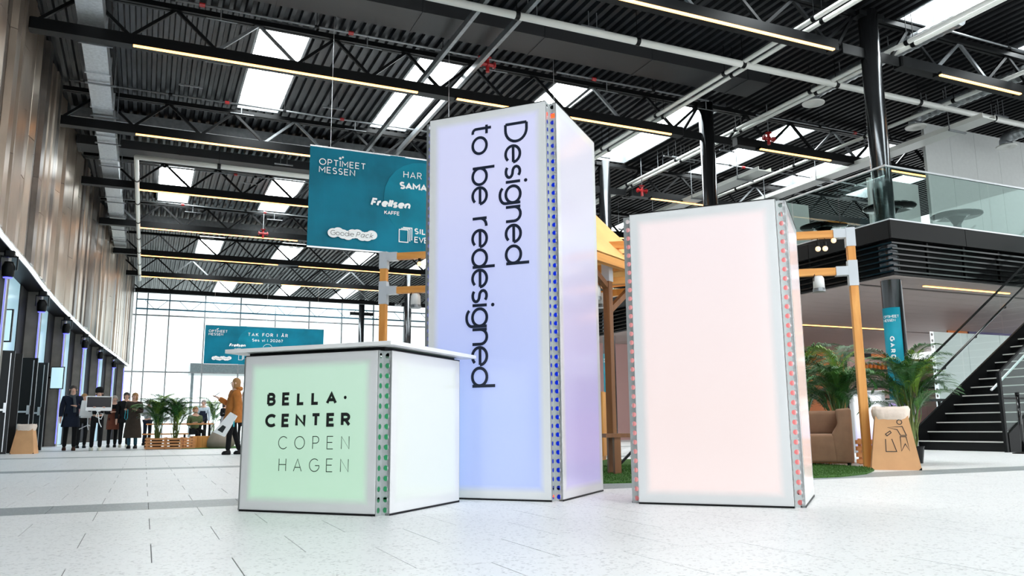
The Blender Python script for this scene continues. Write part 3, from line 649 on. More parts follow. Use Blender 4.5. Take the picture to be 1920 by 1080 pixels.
def booth(name, label, cat, ox, oy, ang, w, d, h, hot, cool, liner, es, base, gz, side_es=None, side=None, n=.062):
    t = thing(name, label, cat, (ox, oy, 0), ang)
    th = .02; z0 = .012
    key = name+label[:12]
    mf = lightbox(key+'f', w-2*n, h-z0, hot, cool, es=es, base=base, gz=gz)
    sh, sc = side or (hot, cool)
    ms = lightbox(key+'s', d-2*n, h-z0, sh, sc, es=side_es if side_es is not None else es, base=base, gz=gz)
    def pan(L): return MB().box(0, L, 0, th, 0, h-z0).box(.004, L-.004, -.0015, 0, .004, h-z0-.004)
    specs = [('front_panel', w-2*n, (n, 0, z0), 0, mf), ('right_panel', d-2*n, (w, n, z0), pi/2, ms), ('back_panel', w-2*n, (w-n, d, z0), pi, mf), ('left_panel', d-2*n, (0, d-n, z0), -pi/2, ms)]
    M['_t'] = mf; res = []
    for nm, L, loc, rz, mm in specs:
        M['_t'] = mm; p = part(nm, pan(L), '_t', t, loc=loc, rot=(0, 0, rz)); res.append(p)
        M['_t'] = liner
        part('led_sheet', MB().box(.03, L-.03, th+.012, th+.016, .05, h-.08), '_t', p)
    for cx_, cy_, sx_, sy_ in ((0, 0, 1, 1), (w, 0, -1, 1), (w, d, -1, -1), (0, d, 1, -1)): notch(t, cx_, cy_, sx_, sy_, h, n)
    for (a, b, c, e) in ((n, w-n, -.003, .03), (n, w-n, d-.03, d+.003), (-.003, .03, n, d-n), (w-.03, w+.003, n, d-n)):
        part('edge_trim', MB().box(a, b, c, e, 0, z0), 'stair_black', t); part('edge_trim', MB().box(a, b, c, e, h, h+.006), 'stair_black', t)
    part('roof_sheet', MB().box(n, w-n, .03, d-.03, h-.04, h-.03), 'white_board', t)
    return t, res
lin_g = mat('liner_green', (.2, .6, .4), .5, emit=(.08, .42, .22), es=.22)
lin_b = mat('liner_blue', (.1, .2, .8), .5, emit=(.01, .05, .50), es=.26)
lin_p = mat('liner_pink', (.8, .4, .4), .5, emit=(.80, .36, .37), es=.26)
ctr, cp = booth('display_counter', 'low square illuminated counter with green-lit front and white top', 'counter', .5451, 5.655, -.8135, 1.1355, 1.0626, .988,
    (.42, .80, .52), (.48, .82, .60), lin_g, .40, .74, (0, 1), side_es=.32, side=((.85, 1, .93), (.9, 1, .95)))
part('counter_top', MB().bbox(-.075, 1.21, -.06, 1.14, 1.012, 1.036, .012), 'white_board', ctr)
part('top_gasket', MB().box(.05, 1.09, .05, 1.01, .99, 1.012), 'stair_black', ctr)
fm = plane_map((0, -.003, -.012), (1, 0, 0), (0, 0, 1))
tb = MB(); Wc = 1.0115
def pm_(u, v): return plane_map((u, -.003, v-.012), (1, 0, 0), (0, 0, 1))
text(tb, 'BELLA', pm_(.188, .663), .084, .235, fit=.725-.188); text(tb, '·', pm_(.775, .663), .084, .2)
text(tb, 'CENTER', pm_(.182, .527), .085, .235, fit=.831-.182)
part('lettering', tb, 'print_black', cp[0], label='bold black words BELLA CENTER')
tb = MB(); text(tb, 'COPEN', pm_(.289, .390), .081, .06, fit=.823-.289); text(tb, 'HAGEN', pm_(.300, .253), .081, .06, fit=.823-.300)
part('lettering', tb, 'print_black', cp[0], label='thin black words COPENHAGEN on two lines')

tw, tp = booth('light_tower', 'tall illuminated white and blue box lettered Designed to be redesigned', 'light box', 1.9037, 5.9619, -.8222, 1.1119, 1.0914, 2.9429,
    (.26, .40, .98), (.58, .60, .98), lin_b, .42, .74, (.2, .8), side_es=.34, side=((.50, .42, .95), (.78, .76, .97)))
tb = MB()
# text runs downwards, letter tops to the right (+u)
text(tb, 'Designed', plane_map((.648-.0, -.003, 2.815-.012), (0, 0, -1), (1, 0, 0)), .197, .115, fit=2.815-1.705)
text(tb, 'to be redesigned', plane_map((.372, -.003, 2.842-.012), (0, 0, -1), (1, 0, 0)), .197, .115, fit=2.842-.806)
part('lettering', tb, 'print_dark', tp[0], label='dark navy vertical words Designed to be redesigned')
for (x, y, z) in ((1.1119-.063, .028, 2.83), (1.1119-.063, .032, .03)): part('status_light', MB().box(x-.002, x+.002, y-.012, y+.012, z, z+.035), 'red_paint', tw, label='small red light in the corner profile')
part('status_light', MB().box(1.07, 1.10, .0605, .0625, 2.825, 2.86), 'red_paint', tw)
mat('led_red', (1, .1, .02), .4, emit=(1, .05, .01), es=1.2)
for o_ in tw.children:
    if o_.name.startswith('status_light'): o_.data.materials[0] = M['led_red']
pk, pp = booth('light_box', 'medium height blank pale pink illuminated box', 'light box', 3.0247, 4.8275, -.8278, 1.1153, 1.0272, 1.9984,
    (1.0, .77, .74), (.99, .80, .82), lin_p, .41, .74, (.3, .9), side_es=.36)
for (x, y) in ((.45, .15), ): part('lifting_eye', MB().box(x-.03, x+.03, y-.02, y+.02, 1.99, 2.03), 'aluminium', pk)

# booth-like white walls behind the stairs
t = thing('white_booth_wall', 'pale mint white panel wall with perforated edge behind the stairs', 'partition', (19.45, 15.5, 0))
for i in range(3): part('wall_board', MB().box(.16+i*1.35, 1.5+i*1.35, 0, .05, .02, 3.0), 'white_panel', t)
a_ = MB(); perf(a_, (0, -.01, 0), (1, 0, 0), .15, 3.0, .17, .04); part('edge_profile', a_, 'aluminium', t)

# ================================================================= BANNERS
def logo_opti(mb, mp, h):
    text(mb, 'OPT', mp, h, .13, gap=.16); w1 = 0
    text(mb, 'OPTIMEET', mp, h, .13, fit=h*6.6); text(mb, 'MESSEN', lambda a, b: mp(a, b-h*1.28), h, .13, fit=h*5.1)
def logo_opt(mb, mp, h):
    text(mb, 'OPTIMEET', mp, h, .13, fit=h*7.0); text(mb, 'MESSEN', lambda a, b: mp(a, b-h*1.22), h, .13, fit=h*5.4)
    for dx, dy, r in ((3.12, 1.33, .2), (3.5, 1.55, .15)):
        k = len(mb.v); mb.v += [tuple(mp(h*(dx+r*cos(2*pi*i/14)), h*(dy+r*sin(2*pi*i/14)))) for i in range(14)]; mb.f.append(tuple(range(k, k+14)))
def blob(mb, mp, cs):
    for cx_, cy_, rx, ry in cs:
        mb.k = getattr(mb, 'k', 0)+1; c0 = Vector(mp(0, 0)); nz = (Vector(mp(.01, 0))-c0).cross(Vector(mp(0, .01))-c0).normalized()*(.0006*mb.k)
        k = len(mb.v); mb.v += [tuple(Vector(mp(cx_+rx*cos(2*pi*i/24), cy_+ry*sin(2*pi*i/24)))+nz) for i in range(24)]; mb.f.append(tuple(range(k, k+24)))
def banner(label, x, y, z, w, h, first):
    t = thing('hanging_banner', label, 'banner', (x, y, z))
    n = 40; b = MB()
    for i in range(n+1):
        u = w*i/n; d = .012*sin(i*.9)+.01*sin(i*.37)
        b.v += [(u, d, 0), (u, d, h)]
    for i in range(n): b.f.append((2*i, 2*i+2, 2*i+3, 2*i+1))
    ba = part('fabric', b, 'teal', t)
    s = h/2.3
    def mp(u0, v0, off=.035): return lambda a, c: Vector((u0+a, -off, v0+c))
    c = MB(); blob(c, mp(0, 0, .026), [(w*.40, h*.56, h*.40, h*.40)]); part('print_disc', c, 'teal_disc', t, label='lighter teal disc print')
    p = MB()
    def pr(lb, m='print_white'):
        nonlocal p
        part('print', p, m, t, label=lb); p = MB()
    logo_opt(p, mp(.20*s, 1.87*s), .15*s); pr('white words OPTIMEET MESSEN with two dots')
    if first:
        text(p, 'HAR D', mp(2.14*s, 1.80*s), .16*s, .11, fit=.72*s); text(p, 'SAMAR', mp(2.05*s, 1.52*s), .175*s, .24, fit=.82*s); pr('white words HAR D SAMAR')
        text(p, 'SILE', mp(2.42*s, .48*s), .14*s, .2, fit=.40*s); text(p, 'EVEN', mp(2.42*s, .28*s), .14*s, .16, fit=.46*s); pr('white words SILE EVEN')
    else:
        text(p, 'TAK FOR I ÅR', mp(2.42*s, 1.72*s), .20*s, .15, fit=2.35*s); text(p, 'Ses vi i 2026?', mp(2.68*s, 1.40*s), .17*s, .15, fit=1.8*s); pr('white words TAK FOR I AAR and Ses vi i 2026')
        text(p, 'Captivate', mp(3.1*s, .83*s), .13*s, .2, fit=.95*s)
        ribbon(p, arc(3.6*s, .98*s, .28*s, .28*s, 20, 160), .02*s, mp(0, 0)); pr('white round-topped sponsor word')
    text(p, 'Frellsen', mp(1.38*s, 1.05*s), .19*s, .25, fit=.92*s, slant=.22, sx=.85); text(p, 'KAFFE', mp(1.70*s, .88*s), .09*s, .18, fit=.36*s); pr('white slanted word Frellsen over KAFFE')
    blob(p, mp(0, 0), [((.56+i*.108)*s, (.34+.03*sin(i*1.7))*s, .125*s, .105*s) for i in range(9)]); pr('white cloud-shaped logo ground')
    ox = 2.06 if first else 1.95
    for k in range(3):
        q = k*.045*s
        ribbon(p, [(ox*s+q, .27*s+q*.6), (ox*s+q+.21*s, .27*s+q*.6), (ox*s+q+.21*s, .56*s+q*.6), (ox*s+q, .56*s+q*.6)] if k == 0 else [(ox*s+q, .56*s+q*.6), (ox*s+q+.21*s, .56*s+q*.6), (ox*s+q+.21*s, .27*s+q*.6)], .022*s, mp(0, 0), k == 0)
    pr('white outline of three stacked rounded cards')
    p2 = MB(); text(p2, 'Goodie', mp(.50*s, .29*s, .04), .115*s, .08, fit=.52*s); text(p2, 'Pack', mp(1.06*s, .29*s, .04), .115*s, .08, fit=.38*s, slant=.3)
    part('print', p2, 'print_black', t, label='thin dark script word on the white cloud logo')
    part('top_batten', MB().bar((0, 0, h), (w, 0, h), .03), 'aluminium', t); part('bottom_batten', MB().bar((0, 0, 0), (w, 0, 0), .03), 'aluminium', t)
    for u in (.45*s, w*.5, w-.4): part('wire', MB().bar((u, 0, h), (u, 0, ZD+.05-z), .008), 'aluminium', t)
banner('large teal hanging banner half hidden behind the tall white box', 3.03, 17.8, 4.49, 6.6, 2.33, True)
banner('distant teal hanging banner with the words TAK FOR I AAR by the glazed end', 2.92, 50.5, 4.31, 6.9, 2.28, False)

# column wraps with lettering
def wrap(col, label):
    cx_, cy_ = col; R = .225; t0 = math.atan2(-cy_, -cx_)   # faces the camera
    b = MB(); a0, a1 = t0-1.45, t0+.62; n = 18
    for i in range(n+1):
        a = a0+(a1-a0)*i/n
        for r in (R, R+.004): b.v += [(r*cos(a), r*sin(a), .8), (r*cos(a), r*sin(a), 3.06)]
    for i in range(n): o = 4*i; b.f += [(o+2, o+6, o+7, o+3), (o, o+1, o+5, o+4), (o+3, o+7, o+5, o+1), (o, o+4, o+6, o+2)]
    b.f += [(0, 2, 3, 1), (4*n, 4*n+1, 4*n+3, 4*n+2)]
    o = tag(part('column_wrap', b, 'teal_light', None, True, loc=(cx_, cy_, 0)), label, 'poster', 'teal column wraps')
    Rt = R+.007
    def mp(u, v): a = a1-.06-(1.9-.0)*0-u/Rt; return Vector((Rt*cos(a), Rt*sin(a), v))
    def mpr(start, z): return lambda u, v: (lambda a: Vector((Rt*cos(a), Rt*sin(a), z+v)))(start+u/Rt)
    tb = MB(); text(tb, 'OPTIMEET', mpr(a1-.4/Rt, 2.83), .06, .15, fit=.36); text(tb, 'MESSEN', mpr(a1-.4/Rt, 2.745), .06, .15, fit=.28)
    st = a1-.22/Rt
    tx = lambda u, v: (lambda a: Vector((Rt*cos(a), Rt*sin(a), 2.42-u)))(st-.05/Rt+v/Rt)
    text(tb, 'GARD', tx, .10, .24, fit=.50)
    part('lettering', tb, 'print_white', o, label='white printed words')
wrap((15.15, 12.93), 'teal printed wrap around the nearest black column'); wrap((15.0, 25), 'teal printed wrap around the third black column seen between the boxes')

# ================================================================= STAIRS
st = thing('staircase', 'black staircase with pale step nosings rising to the upper floor', 'stairs', (14.21, 9.8, 0))
RI, GO, NS = .181, .2825, 26
for i in range(NS):
    x = i*GO; z = (i+1)*RI
    t_ = part('tread', MB().box(x, x+GO+.03, .02, 2.0, z-.045, z), 'stair_black', st)
    part('nosing', MB().box(x-.012, x+.0, .02, 2.0, z-.02, z+.003), 'nosing', t_)
    part('riser', MB().box(x+.03, x+.045, .02, 2.0, z-RI, z-.045), 'stair_black', st)
sl = RI/GO
for yy, lb in ((2.0, 'far'), (-.03, 'near')):
    L = NS*GO
    part('stringer', MB().extr([(-.18, yy, 0), (.25, yy, 0), (L+.4, yy, (L+.1)*sl-.05), (L+.1, yy, (L+.1)*sl+.28), (-.18, yy, .32)], (0, 0, 0), (0, .05, 0)), 'stair_black', st)
b = thing('stair_balustrade', 'glass stair balustrade with dark top rail on the far side of the stairs', 'balustrade', (14.21, 11.87, 0), 0, 'stair balustrades')
part('top_rail', MB().bar((.2, 0, 1.57), (7.2, 0, 1.57+7*.66), .04, .03), 'black_steel', b)
for i in range(5): x = .25+i*1.4; part('glass_pane', MB().extr([(x, 0, .30+x*sl), (x+1.37, 0, .30+(x+1.37)*sl), (x+1.37, 0, 1.42+(x+1.37)*.66), (x, 0, 1.42+x*.66)], (0, 0, 0), (0, .012, 0)), 'glass', b)
hr = part('handrail', MB().tube([(-.05, -.14, 1.07), (.1, -.14, 1.17), (7.1, -.14, 1.17+7*.66)], .024, 10), 'gloss_black', b, True)
for i in range(6): x = .9+i*1.05; part('rail_bracket', MB().tube([(x, -.14, 1.10+x*.66), (x, -.13, 1.04+x*.66), (x+.04, 0, 1.03+x*.66)], .012, 6), 'black_steel', hr)
b = thing('stair_balustrade', 'glass stair balustrade with end post on the near side of the stairs', 'balustrade', (13.97, 9.8, 0), 0, 'stair balustrades')
part('end_post', MB().box(-.025, .025, -.03, .03, 0, 1.40), 'black_steel', b)
part('top_rail', MB().bar((0, 0, 1.40), (7.2, 0, 1.40+7.2*.645), .04, .03), 'black_steel', b)
for i in range(5): x = .05+i*1.4; part('glass_pane', MB().extr([(x, 0, .12+x*sl), (x+1.37, 0, .12+(x+1.37)*sl), (x+1.37, 0, 1.37+(x+1.37)*.645), (x, 0, 1.37+x*.645)], (0, 0, 0), (0, .012, 0)), 'glass_stair', b)
part('handrail', MB().tube([(-.07, .12, 1.10), (.0, .12, 1.14), (7, .12, 1.14+7*.645)], .022, 10), 'aluminium', b, True)
part('cross_rail', MB().bar((0, .0, .95), (1.3, 0, .95), .03), 'black_steel', b)
t = thing('barrier_post', 'dark barrier post with flat round base beside the stair foot', 'barrier', (13.62, 9.26, 0))
part('base', MB().lathe([(.17, 0), (.17, .012), (.05, .03)], 24), 'black_steel', t); part('pole', MB().lathe([(.03, .02), (.03, .98)], 12), 'gloss_black', t, True); part('cap', MB().lathe([(.036, .98), (.036, 1.03)], 12), 'black_steel', t)
t = thing('low_rail', 'black horizontal rail between the column and the stairs', 'rail', (14.0, 13.3, 0)); part('bar', MB().bar((0, 0, 1.05), (3.2, 0, 1.05), .06), 'black_steel', t)
for x in (.4, 2.8): part('post', MB().bar((x, 0, 0), (x, 0, 1.02), .05), 'black_steel', t)

# ================================================================= PERGOLAS
P1, P2 = Vector((2.93, 10.9, 0)), Vector((7.95, 7.34, 0)); ux = (P2-P1).normalized(); LP_ = (P2-P1).length; ap = math.atan2(ux.y, ux.x)
t = thing('timber_pergola', 'large pine post-and-beam frame with grey corner brackets', 'pergola', P1, ap)
def post(x, y, h, m='pine', nm='post'): return part(nm, MB().bbox(x-.048, x+.048, y-.048, y+.048, 0, h, .006), m, t)
for x in (0, LP_): post(x, 0, 2.94)
BX = []
for z in (2.88, 2.40):
    part('beam', MB().box(.05, LP_-.05, -.045, .045, z-.045, z+.045), 'pine_x', t)
    for x in (0, LP_):
        sg = 1 if x == 0 else -1
        for yy in (0,):
            bb = MB().box(x-.056, x+.056, yy-.056, yy+.056, z-.17 if z > 2.5 else z-.19, 2.948 if z > 2.5 else z+.13)
            xa, xb = sorted((x+sg*.05, x+sg*.20)); bb.box(xa, xb, yy-.056, yy+.056, z-.056, z+.056)
            part('corner_bracket', bb, 'bracket', t)
C1 = Vector((4.0, 7.87, 0)); u2 = (Vector((7.1, 9.73, 0))-C1); L2 = u2.length; a2 = math.atan2(u2.y, u2.x)
t = thing('canopy_pergola', 'small pine pergola with an orange fabric canopy between the boxes', 'pergola', C1, a2); D2 = 1.7
mm_ = Matrix.Rotation(-a2, 3, 'Z')
cv = MB(); nC = 10; E_ = [(0, 0), (L2, 0), (L2, D2), (0, D2)]; ax, ay = L2*.45, D2*.5
for k in range(4):
    (x0, y0), (x1, y1) = E_[k], E_[(k+1) % 4]; o = len(cv.v)
    for i in range(nC+1):
        for j in range(nC+1):
            f = j/nC; q = i/nC; ex, ey = x0+(x1-x0)*q, y0+(y1-y0)*q
            zz = 2.64+1.25*f-.16*sin(pi*f)*(1-.3*sin(pi*q))
            cv.v.append((ex+(ax-ex)*f, ey+(ay-ey)*f, zz))
    for i in range(nC):
        for j in range(nC): a = o+i*(nC+1)+j; cv.f.append((a, a+nC+1, a+nC+2, a+1))
part('canopy', cv, 'canvas', t, True)
for (x, y) in ((0, 0), (L2, 0), (L2, D2), (0, D2)): part('post', MB().bbox(x-.045, x+.045, y-.045, y+.045, 0, 2.5, .006), 'pine', t)
p3 = mm_ @ (Vector((5.36, 8.93, 0))-C1)
pp_ = part('post', MB().bbox(p3.x-.048, p3.x+.048, p3.y-.048, p3.y+.048, 0, 2.42, .006), 'dark_pine', t, label='darker stained middle post')
part('corner_bracket', MB().box(p3.x-.055, p3.x+.055, p3.y-.055, p3.y+.055, 2.36, 2.60), 'bracket', t)
for (a, b_, c_, d_) in ((0, L2, -.045, .045), (0, L2, D2-.045, D2+.045)): part('beam', MB().box(a, b_, c_, d_, 2.5, 2.6), 'pine_x', t)
for x in (0, L2*.5, L2): part('beam', MB().box(x-.045, x+.045, .05, D2-.05, 2.5, 2.6), 'pine', t)
part('brace', MB().bar((p3.x+.05, p3.y, 2.0), (p3.x+.75, p3.y-.1, 2.5), .07), 'dark_pine', t); part('brace', MB().bar((p3.x-.05, p3.y, 2.3), (p3.x-.5, p3.y, 2.52), .07), 'dark_pine', t)
def lantern(x, y, z, lb, zb):
    t = thing('hanging_lantern', lb, 'lantern', (x, y, z), 0, 'white lanterns on the pergolas')
    part('shade', MB().lathe([(.05, .20), (.066, .17), (.07, .04), (.07, .04)], 18), 'white_board', t, True)
    part('foot_ring', MB().lathe([(.075, 0), (.078, .02), (.072, .045)], 18), 'grey_steel', t)
    part('handle', MB().tube([(.08*cos(a), 0, .13+.13*sin(a)) for a in [pi*i/10 for i in range(11)]], .005, 5), 'black_steel', t)
    part('cord', MB().bar((0, 0, .26), (0, 0, zb-z), .005), 'print_white', t)
lantern(3.31, 10.63, 2.14, 'white lantern hanging from the left end of the pergola beam', 2.36)
lantern(7.61, 7.57, 2.15, 'white lantern hanging from the right end of the pergola beam', 2.36)
lantern(5.22, 9.00, 2.12, 'white lantern under the orange canopy, left of the pair', 2.5)
lantern(5.50, 9.32, 2.08, 'white lantern under the orange canopy, right of the pair', 2.5)
def bulb(x, y, z, lb, zb):
    t = thing('string_bulb', lb, 'bulb', (x, y, z), 0, 'clear string bulbs')
    part('glass_bulb', MB().ball((0, 0, 0), .034, 12), 'bulb', t, True); part('socket', MB().lathe([(.02, .03), (.022, .085)], 10), 'black_steel', t); part('wire', MB().bar((0, 0, .08), (0, 0, zb-z), .006), 'black_steel', t)
bulb(3.35, 10.6, 2.76, 'string bulb nearest the left pergola post', 2.86); bulb(3.62, 10.42, 2.74, 'second string bulb from the left pergola post', 2.86)
bulb(7.79, 7.45, 2.80, 'string bulb nearest the right pergola post', 2.86); bulb(7.70, 7.51, 2.70, 'string bulb second from the right pergola post', 2.86); bulb(7.63, 7.56, 2.70, 'string bulb third from the right pergola post', 2.86)
tag(part('bulb_cable', MB().tube([(7.95, 7.34, 2.86), (7.72, 7.5, 2.79), (7.4, 7.72, 2.74), (6.6, 8.3, 2.72), (5.6, 9.0, 2.76)], .006, 5), 'black_steel'), 'thin black bulb cable strung along the pergola beam', 'cable')

# ================================================================= SEATING AREA RIGHT
bm = MB(); n = 48
gc = (5.55, 9.3); 
outl = [(3.75, 6.62), (4.5, 6.45), (5.6, 6.25), (6.3, 6.18), (6.9, 6.4), (7.45, 6.8), (7.8, 7.25), (7.9, 7.9), (7.9, 8.8), (7.7, 10.5), (6.5, 11), (4.3, 11), (3.3, 9.5), (3.2, 7.6)]
rg = tag(part('grass_rug', MB().prism(outl, 0.0, .018), 'grass'), 'round-edged green artificial grass rug under the pergola', 'rug')
gb = MB(); rn = random.Random(9)
def inside(x, y):
    c = False
    for i in range(len(outl)):
        (x1, y1), (x2, y2) = outl[i], outl[i-1]
        if (y1 > y) != (y2 > y) and x < (x2-x1)*(y-y1)/(y2-y1)+x1: c = not c
    return c
for _ in range(30000):
    x, y = rn.uniform(3.3, 7.9), rn.uniform(6.15, 9.2)
    if not inside(x, y): continue
    a = rn.uniform(0, 2*pi); o = len(gb.v); w = .004; l = rn.uniform(.012, .024)
    gb.v += [(x-w*cos(a), y-w*sin(a), .017), (x+w*cos(a), y+w*sin(a), .017), (x+rn.uniform(-.01, .01), y+rn.uniform(-.01, .01), .017+l)]; gb.f.append((o, o+1, o+2))
stuff(part('grass_pile', gb, 'grass', rg))
# armchair
t = thing('armchair', 'brown upholstered low armchair at the edge of the grass rug', 'armchair', (7.45, 7.98, .02), -.82)
def soft(mb, m, parent, nm, bev=.035, label=None):
    o = part(nm, mb, m, parent); md = o.modifiers.new('bevel', 'BEVEL'); md.width = bev; md.segments = 3; o.data.shade_smooth(); return o
soft(MB().box(0, .66, 0, .62, .03, .38), 'brown_fabric', t, 'seat')
soft(MB().extr([(.42, 0, .38), (.50, 0, .50), (.48, 0, .68), (.66, 0, .695), (.66, 0, .03), (.45, 0, .03)], (0, -.005, 0), (0, .63, 0)), 'brown_fabric', t, 'backrest', .03)
soft(MB().box(-.02, .60, .45, .64, .36, .67), 'brown_fabric', t, 'side_rest', .05)
for x, y in ((.06, .06), (.6, .06), (.06, .56), (.6, .56)): part('foot', MB().lathe([(.02, -.002), (.025, .035)], 10, (x, y, 0)), 'stair_black', t)
tag(part('side_board', MB().box(-.02, .18, .0, .3, .42, .45).box(.0, .03, .0, .3, .02, .42).box(.13, .16, 0, .3, .02, .42), 'crate_wood', loc=(7.18, 7.9, 0), rot=(0, 0, -.8)), 'small pine side table just behind the right side of the pink box', 'table')
# bin
def make_bin(x, y, rz, sc, lb, pic=True):
    t = thing('cardboard_bin', lb, 'bin', (x, y, 0), rz, 'cardboard waste bins')
    wb, wt, h = .26*sc, .17*sc, .62*sc
    vs = [(-wb, -wb), (wb, -wb), (wb, wb), (-wb, wb)]; vt = [(-wt, -wt), (wt, -wt), (wt, wt), (-wt, wt)]
    m = MB(); m.v = [(a, b, 0.0) for a, b in vs]+[(a, b, h) for a, b in vt]; m.f = [(0, 1, 5, 4), (1, 2, 6, 5), (2, 3, 7, 6), (3, 0, 4, 7), (0, 3, 2, 1)]
    part('carton', m, 'cardboard', t)
    r = random.Random(4); L = MB(); rings = []
    for k, (s_, z) in enumerate(((1.06, h-.055), (1.16, h-.01), (1.19, h+.05), (1.10, h+.095), (.98, h+.07), (.9, h-.05))):
        n = 28
        for i in range(n):
            a = 2*pi*i/n; c_, s2 = cos(a), sin(a); mx_ = max(abs(c_), abs(s2)); q = wt*s_/mx_**.9*(1+r.uniform(-.025, .025))
            L.v.append((c_*q, s2*q, z+r.uniform(-.008, .008)))
    for k in range(5):
        for i in range(28): L.f.append((k*28+i, k*28+(i+1) % 28, (k+1)*28+(i+1) % 28, (k+1)*28+i))
    part('liner_bag', L, 'liner', t, True)
    for a in (-1, 1): part('corner_clip', MB().add([(a*wb, -wb-.003, 0), (a*(wb-.035), -wb-.003, 0), (a*wb, -wb+.0, .03)], [(0, 1, 2), (2, 1, 0)]), 'stair_black', t)
    if pic:
        tl = (wb-wt)/h
        def mp(u, v): return Vector((u, -(wb-tl*v)-.003, v))
        p = MB(); w_ = .0085
        ribbon(p, [(.075+.026*cos(2*pi*i/20), .535+.026*sin(2*pi*i/20)) for i in range(20)], w_, mp, True)
        ribbon(p, [(-.055, .475), (.10, .485), (.135, .385), (.075, .385), (.045, .45)], w_, mp, True)
        ribbon(p, [(.07, .37), (.13, .37), (.155, .21), (.115, .29), (.07, .21)], w_, mp, True)
        ribbon(p, [(-.085, .345), (-.09, .205), (.02, .205), (-.02, .345)], w_, mp)
        ribbon(p, [(-.08, .40), (-.03, .435), (-.02, .415), (-.065, .38)], w_, mp, True)
        part('pictogram', p, 'print_black', t, label='black outline pictogram of a figure dropping litter')
    return t
make_bin(7.98, 6.98, -.80, 1.0, 'cardboard waste bin with litter pictogram and clear liner beside the pergola post')
make_bin(-2.52, 22.3, -.1, .95, 'plain cardboard waste bin by the open doors on the far left', False)

# palms
def frond_mesh(name, L, droop, lift, nl=26, ll=.34, mt='leaf', seed=0):
    r = random.Random(seed); pts = []; b = MB()
    for i in range(11):
        f = i/10; ang = lift-droop*f**1.5
        if i == 0: p = Vector((0, 0, 0))
        else: p = pts[-1]+Vector((cos(ang), 0, sin(ang)))*L/10
        pts.append(p)
    b.tube(pts, [.008*(1-.8*i/10) for i in range(11)], 5)
    for i in range(nl):
        f = .22+.78*i/nl; k = f*10; j = min(9, int(k)); p = pts[j].lerp(pts[j+1], k-j); d = (pts[j+1]-pts[j]).normalized()
        for sg in (-1, 1):
            l = ll*(1-.55*abs(f-.5))*r.uniform(.85, 1.1); side = Vector((0, sg, 0)); dr = (side*.75+d*.65+Vector((0, 0, .28))).normalized(); w = .0085
            q0 = p; q1 = p+dr*l*.45; q2 = q1+(dr+Vector((0, 0, -.45))).normalized()*l*.35; q3 = q2+(dr+Vector((0, 0, -1.1))).normalized()*l*.3
            nn = dr.cross(Vector((0, 0, 1))).normalized()
            o = len(b.v)
            for q, ww in ((q0, .3), (q1, 1), (q2, .8)): b.v += [tuple(q-nn*w*ww), tuple(q+nn*w*ww)]
            b.v.append(tuple(q3)); b.f += [(o, o+1, o+3, o+2), (o+2, o+3, o+5, o+4), (o+4, o+5, o+6)]
    return b.mesh(name, mt)
FR = [frond_mesh('frond', 1.0, 1.6, 1.25, 34, .36, 'leaf', 1), frond_mesh('frond', 1.0, 2.1, 1.1, 32, .38, 'leaf', 2), frond_mesh('frond', .9, 1.3, 1.35, 30, .33, 'leaf_light', 3), frond_mesh('frond', 1.15, 1.8, 1.3, 36, .36, 'leaf', 4), frond_mesh('frond', 1.05, 1.5, 1.0, 34, .36, 'leaf_mid', 5)]
def palm(x, y, z, h, n, lb, seed, group, sp=1.0):
    r = random.Random(seed); t = thing('potted_palm', lb, 'plant', (x, y, z), 0, group)
    part('pot', MB().lathe([(.11, 0), (.14, .2), (.15, .22), (.14, .22), (.135, .19)], 18), 'stair_black', t)
    for i in range(n):
        a = 2*pi*i*.381966+r.uniform(-.3, .3); f = i/n; sx_, sy_ = r.uniform(-.07, .07), r.uniform(-.07, .07)
        hh = h*(.30+.38*r.random()); tilt = .02+.10*f
        tip = Vector((sx_+cos(a)*tilt, sy_+sin(a)*tilt, hh))
        part('stem', MB().tube([(sx_*.5, sy_*.5, .18), (sx_, sy_, hh*.5), tip], [.012, .009, .007], 5), 'stem', t)
        o = link('frond', r.choice(FR), t, tip, (0, -.25+.45*(1-f)*r.random()-.15, a)); s = h*.50*r.uniform(.85, 1.15)*sp; o.scale = (s, s, s)
def crate(x, y, rz, w, d, h, lb, grp, rows=4):
    t = thing('slatted_crate', lb, 'planter', (x, y, 0), rz, grp)
    p = h/rows
    for i in range(rows):
        z = i*p+.01
        for (a, b, c_, e_) in ((0, w, -.02, 0), (0, w, d, d+.02), (-.02, 0, 0, d), (w, w+.02, 0, d)):
            part('slat', MB().box(a, b, c_, e_, z, z+p*.62), 'crate_wood', t)
    for xx in (0.01, w/2, w-.05):
        for yy in (.0, d-.03): part('batten', MB().box(xx, xx+.04, yy, yy+.03, 0, h), 'crate_wood', t)
    part('crate_floor', MB().box(.02, w-.02, .03, d-.03, .01, .03), 'crate_wood', t)
crate(8.12, 8.56, -.75, .60, .5, .33, 'slatted pine crate planter behind the brown armchair', 'slatted pine crate planters')
crate(8.56, 8.06, -.95, .46, .42, .33, 'slatted pine crate planter behind the pergola post', 'slatted pine crate planters')
palm(8.62, 8.40, .03, 1.50, 40, 'tall green palm behind the brown armchair', 21, 'palms by the pergola', .9)
palm(9.33, 7.85, .0, 1.55, 40, 'tall green palm behind the cardboard bin', 22, 'palms by the pergola', .86)
palm(9.05, 9.6, 0.0, 1.62, 32, 'green palm farther back between the other two', 23, 'palms by the pergola')
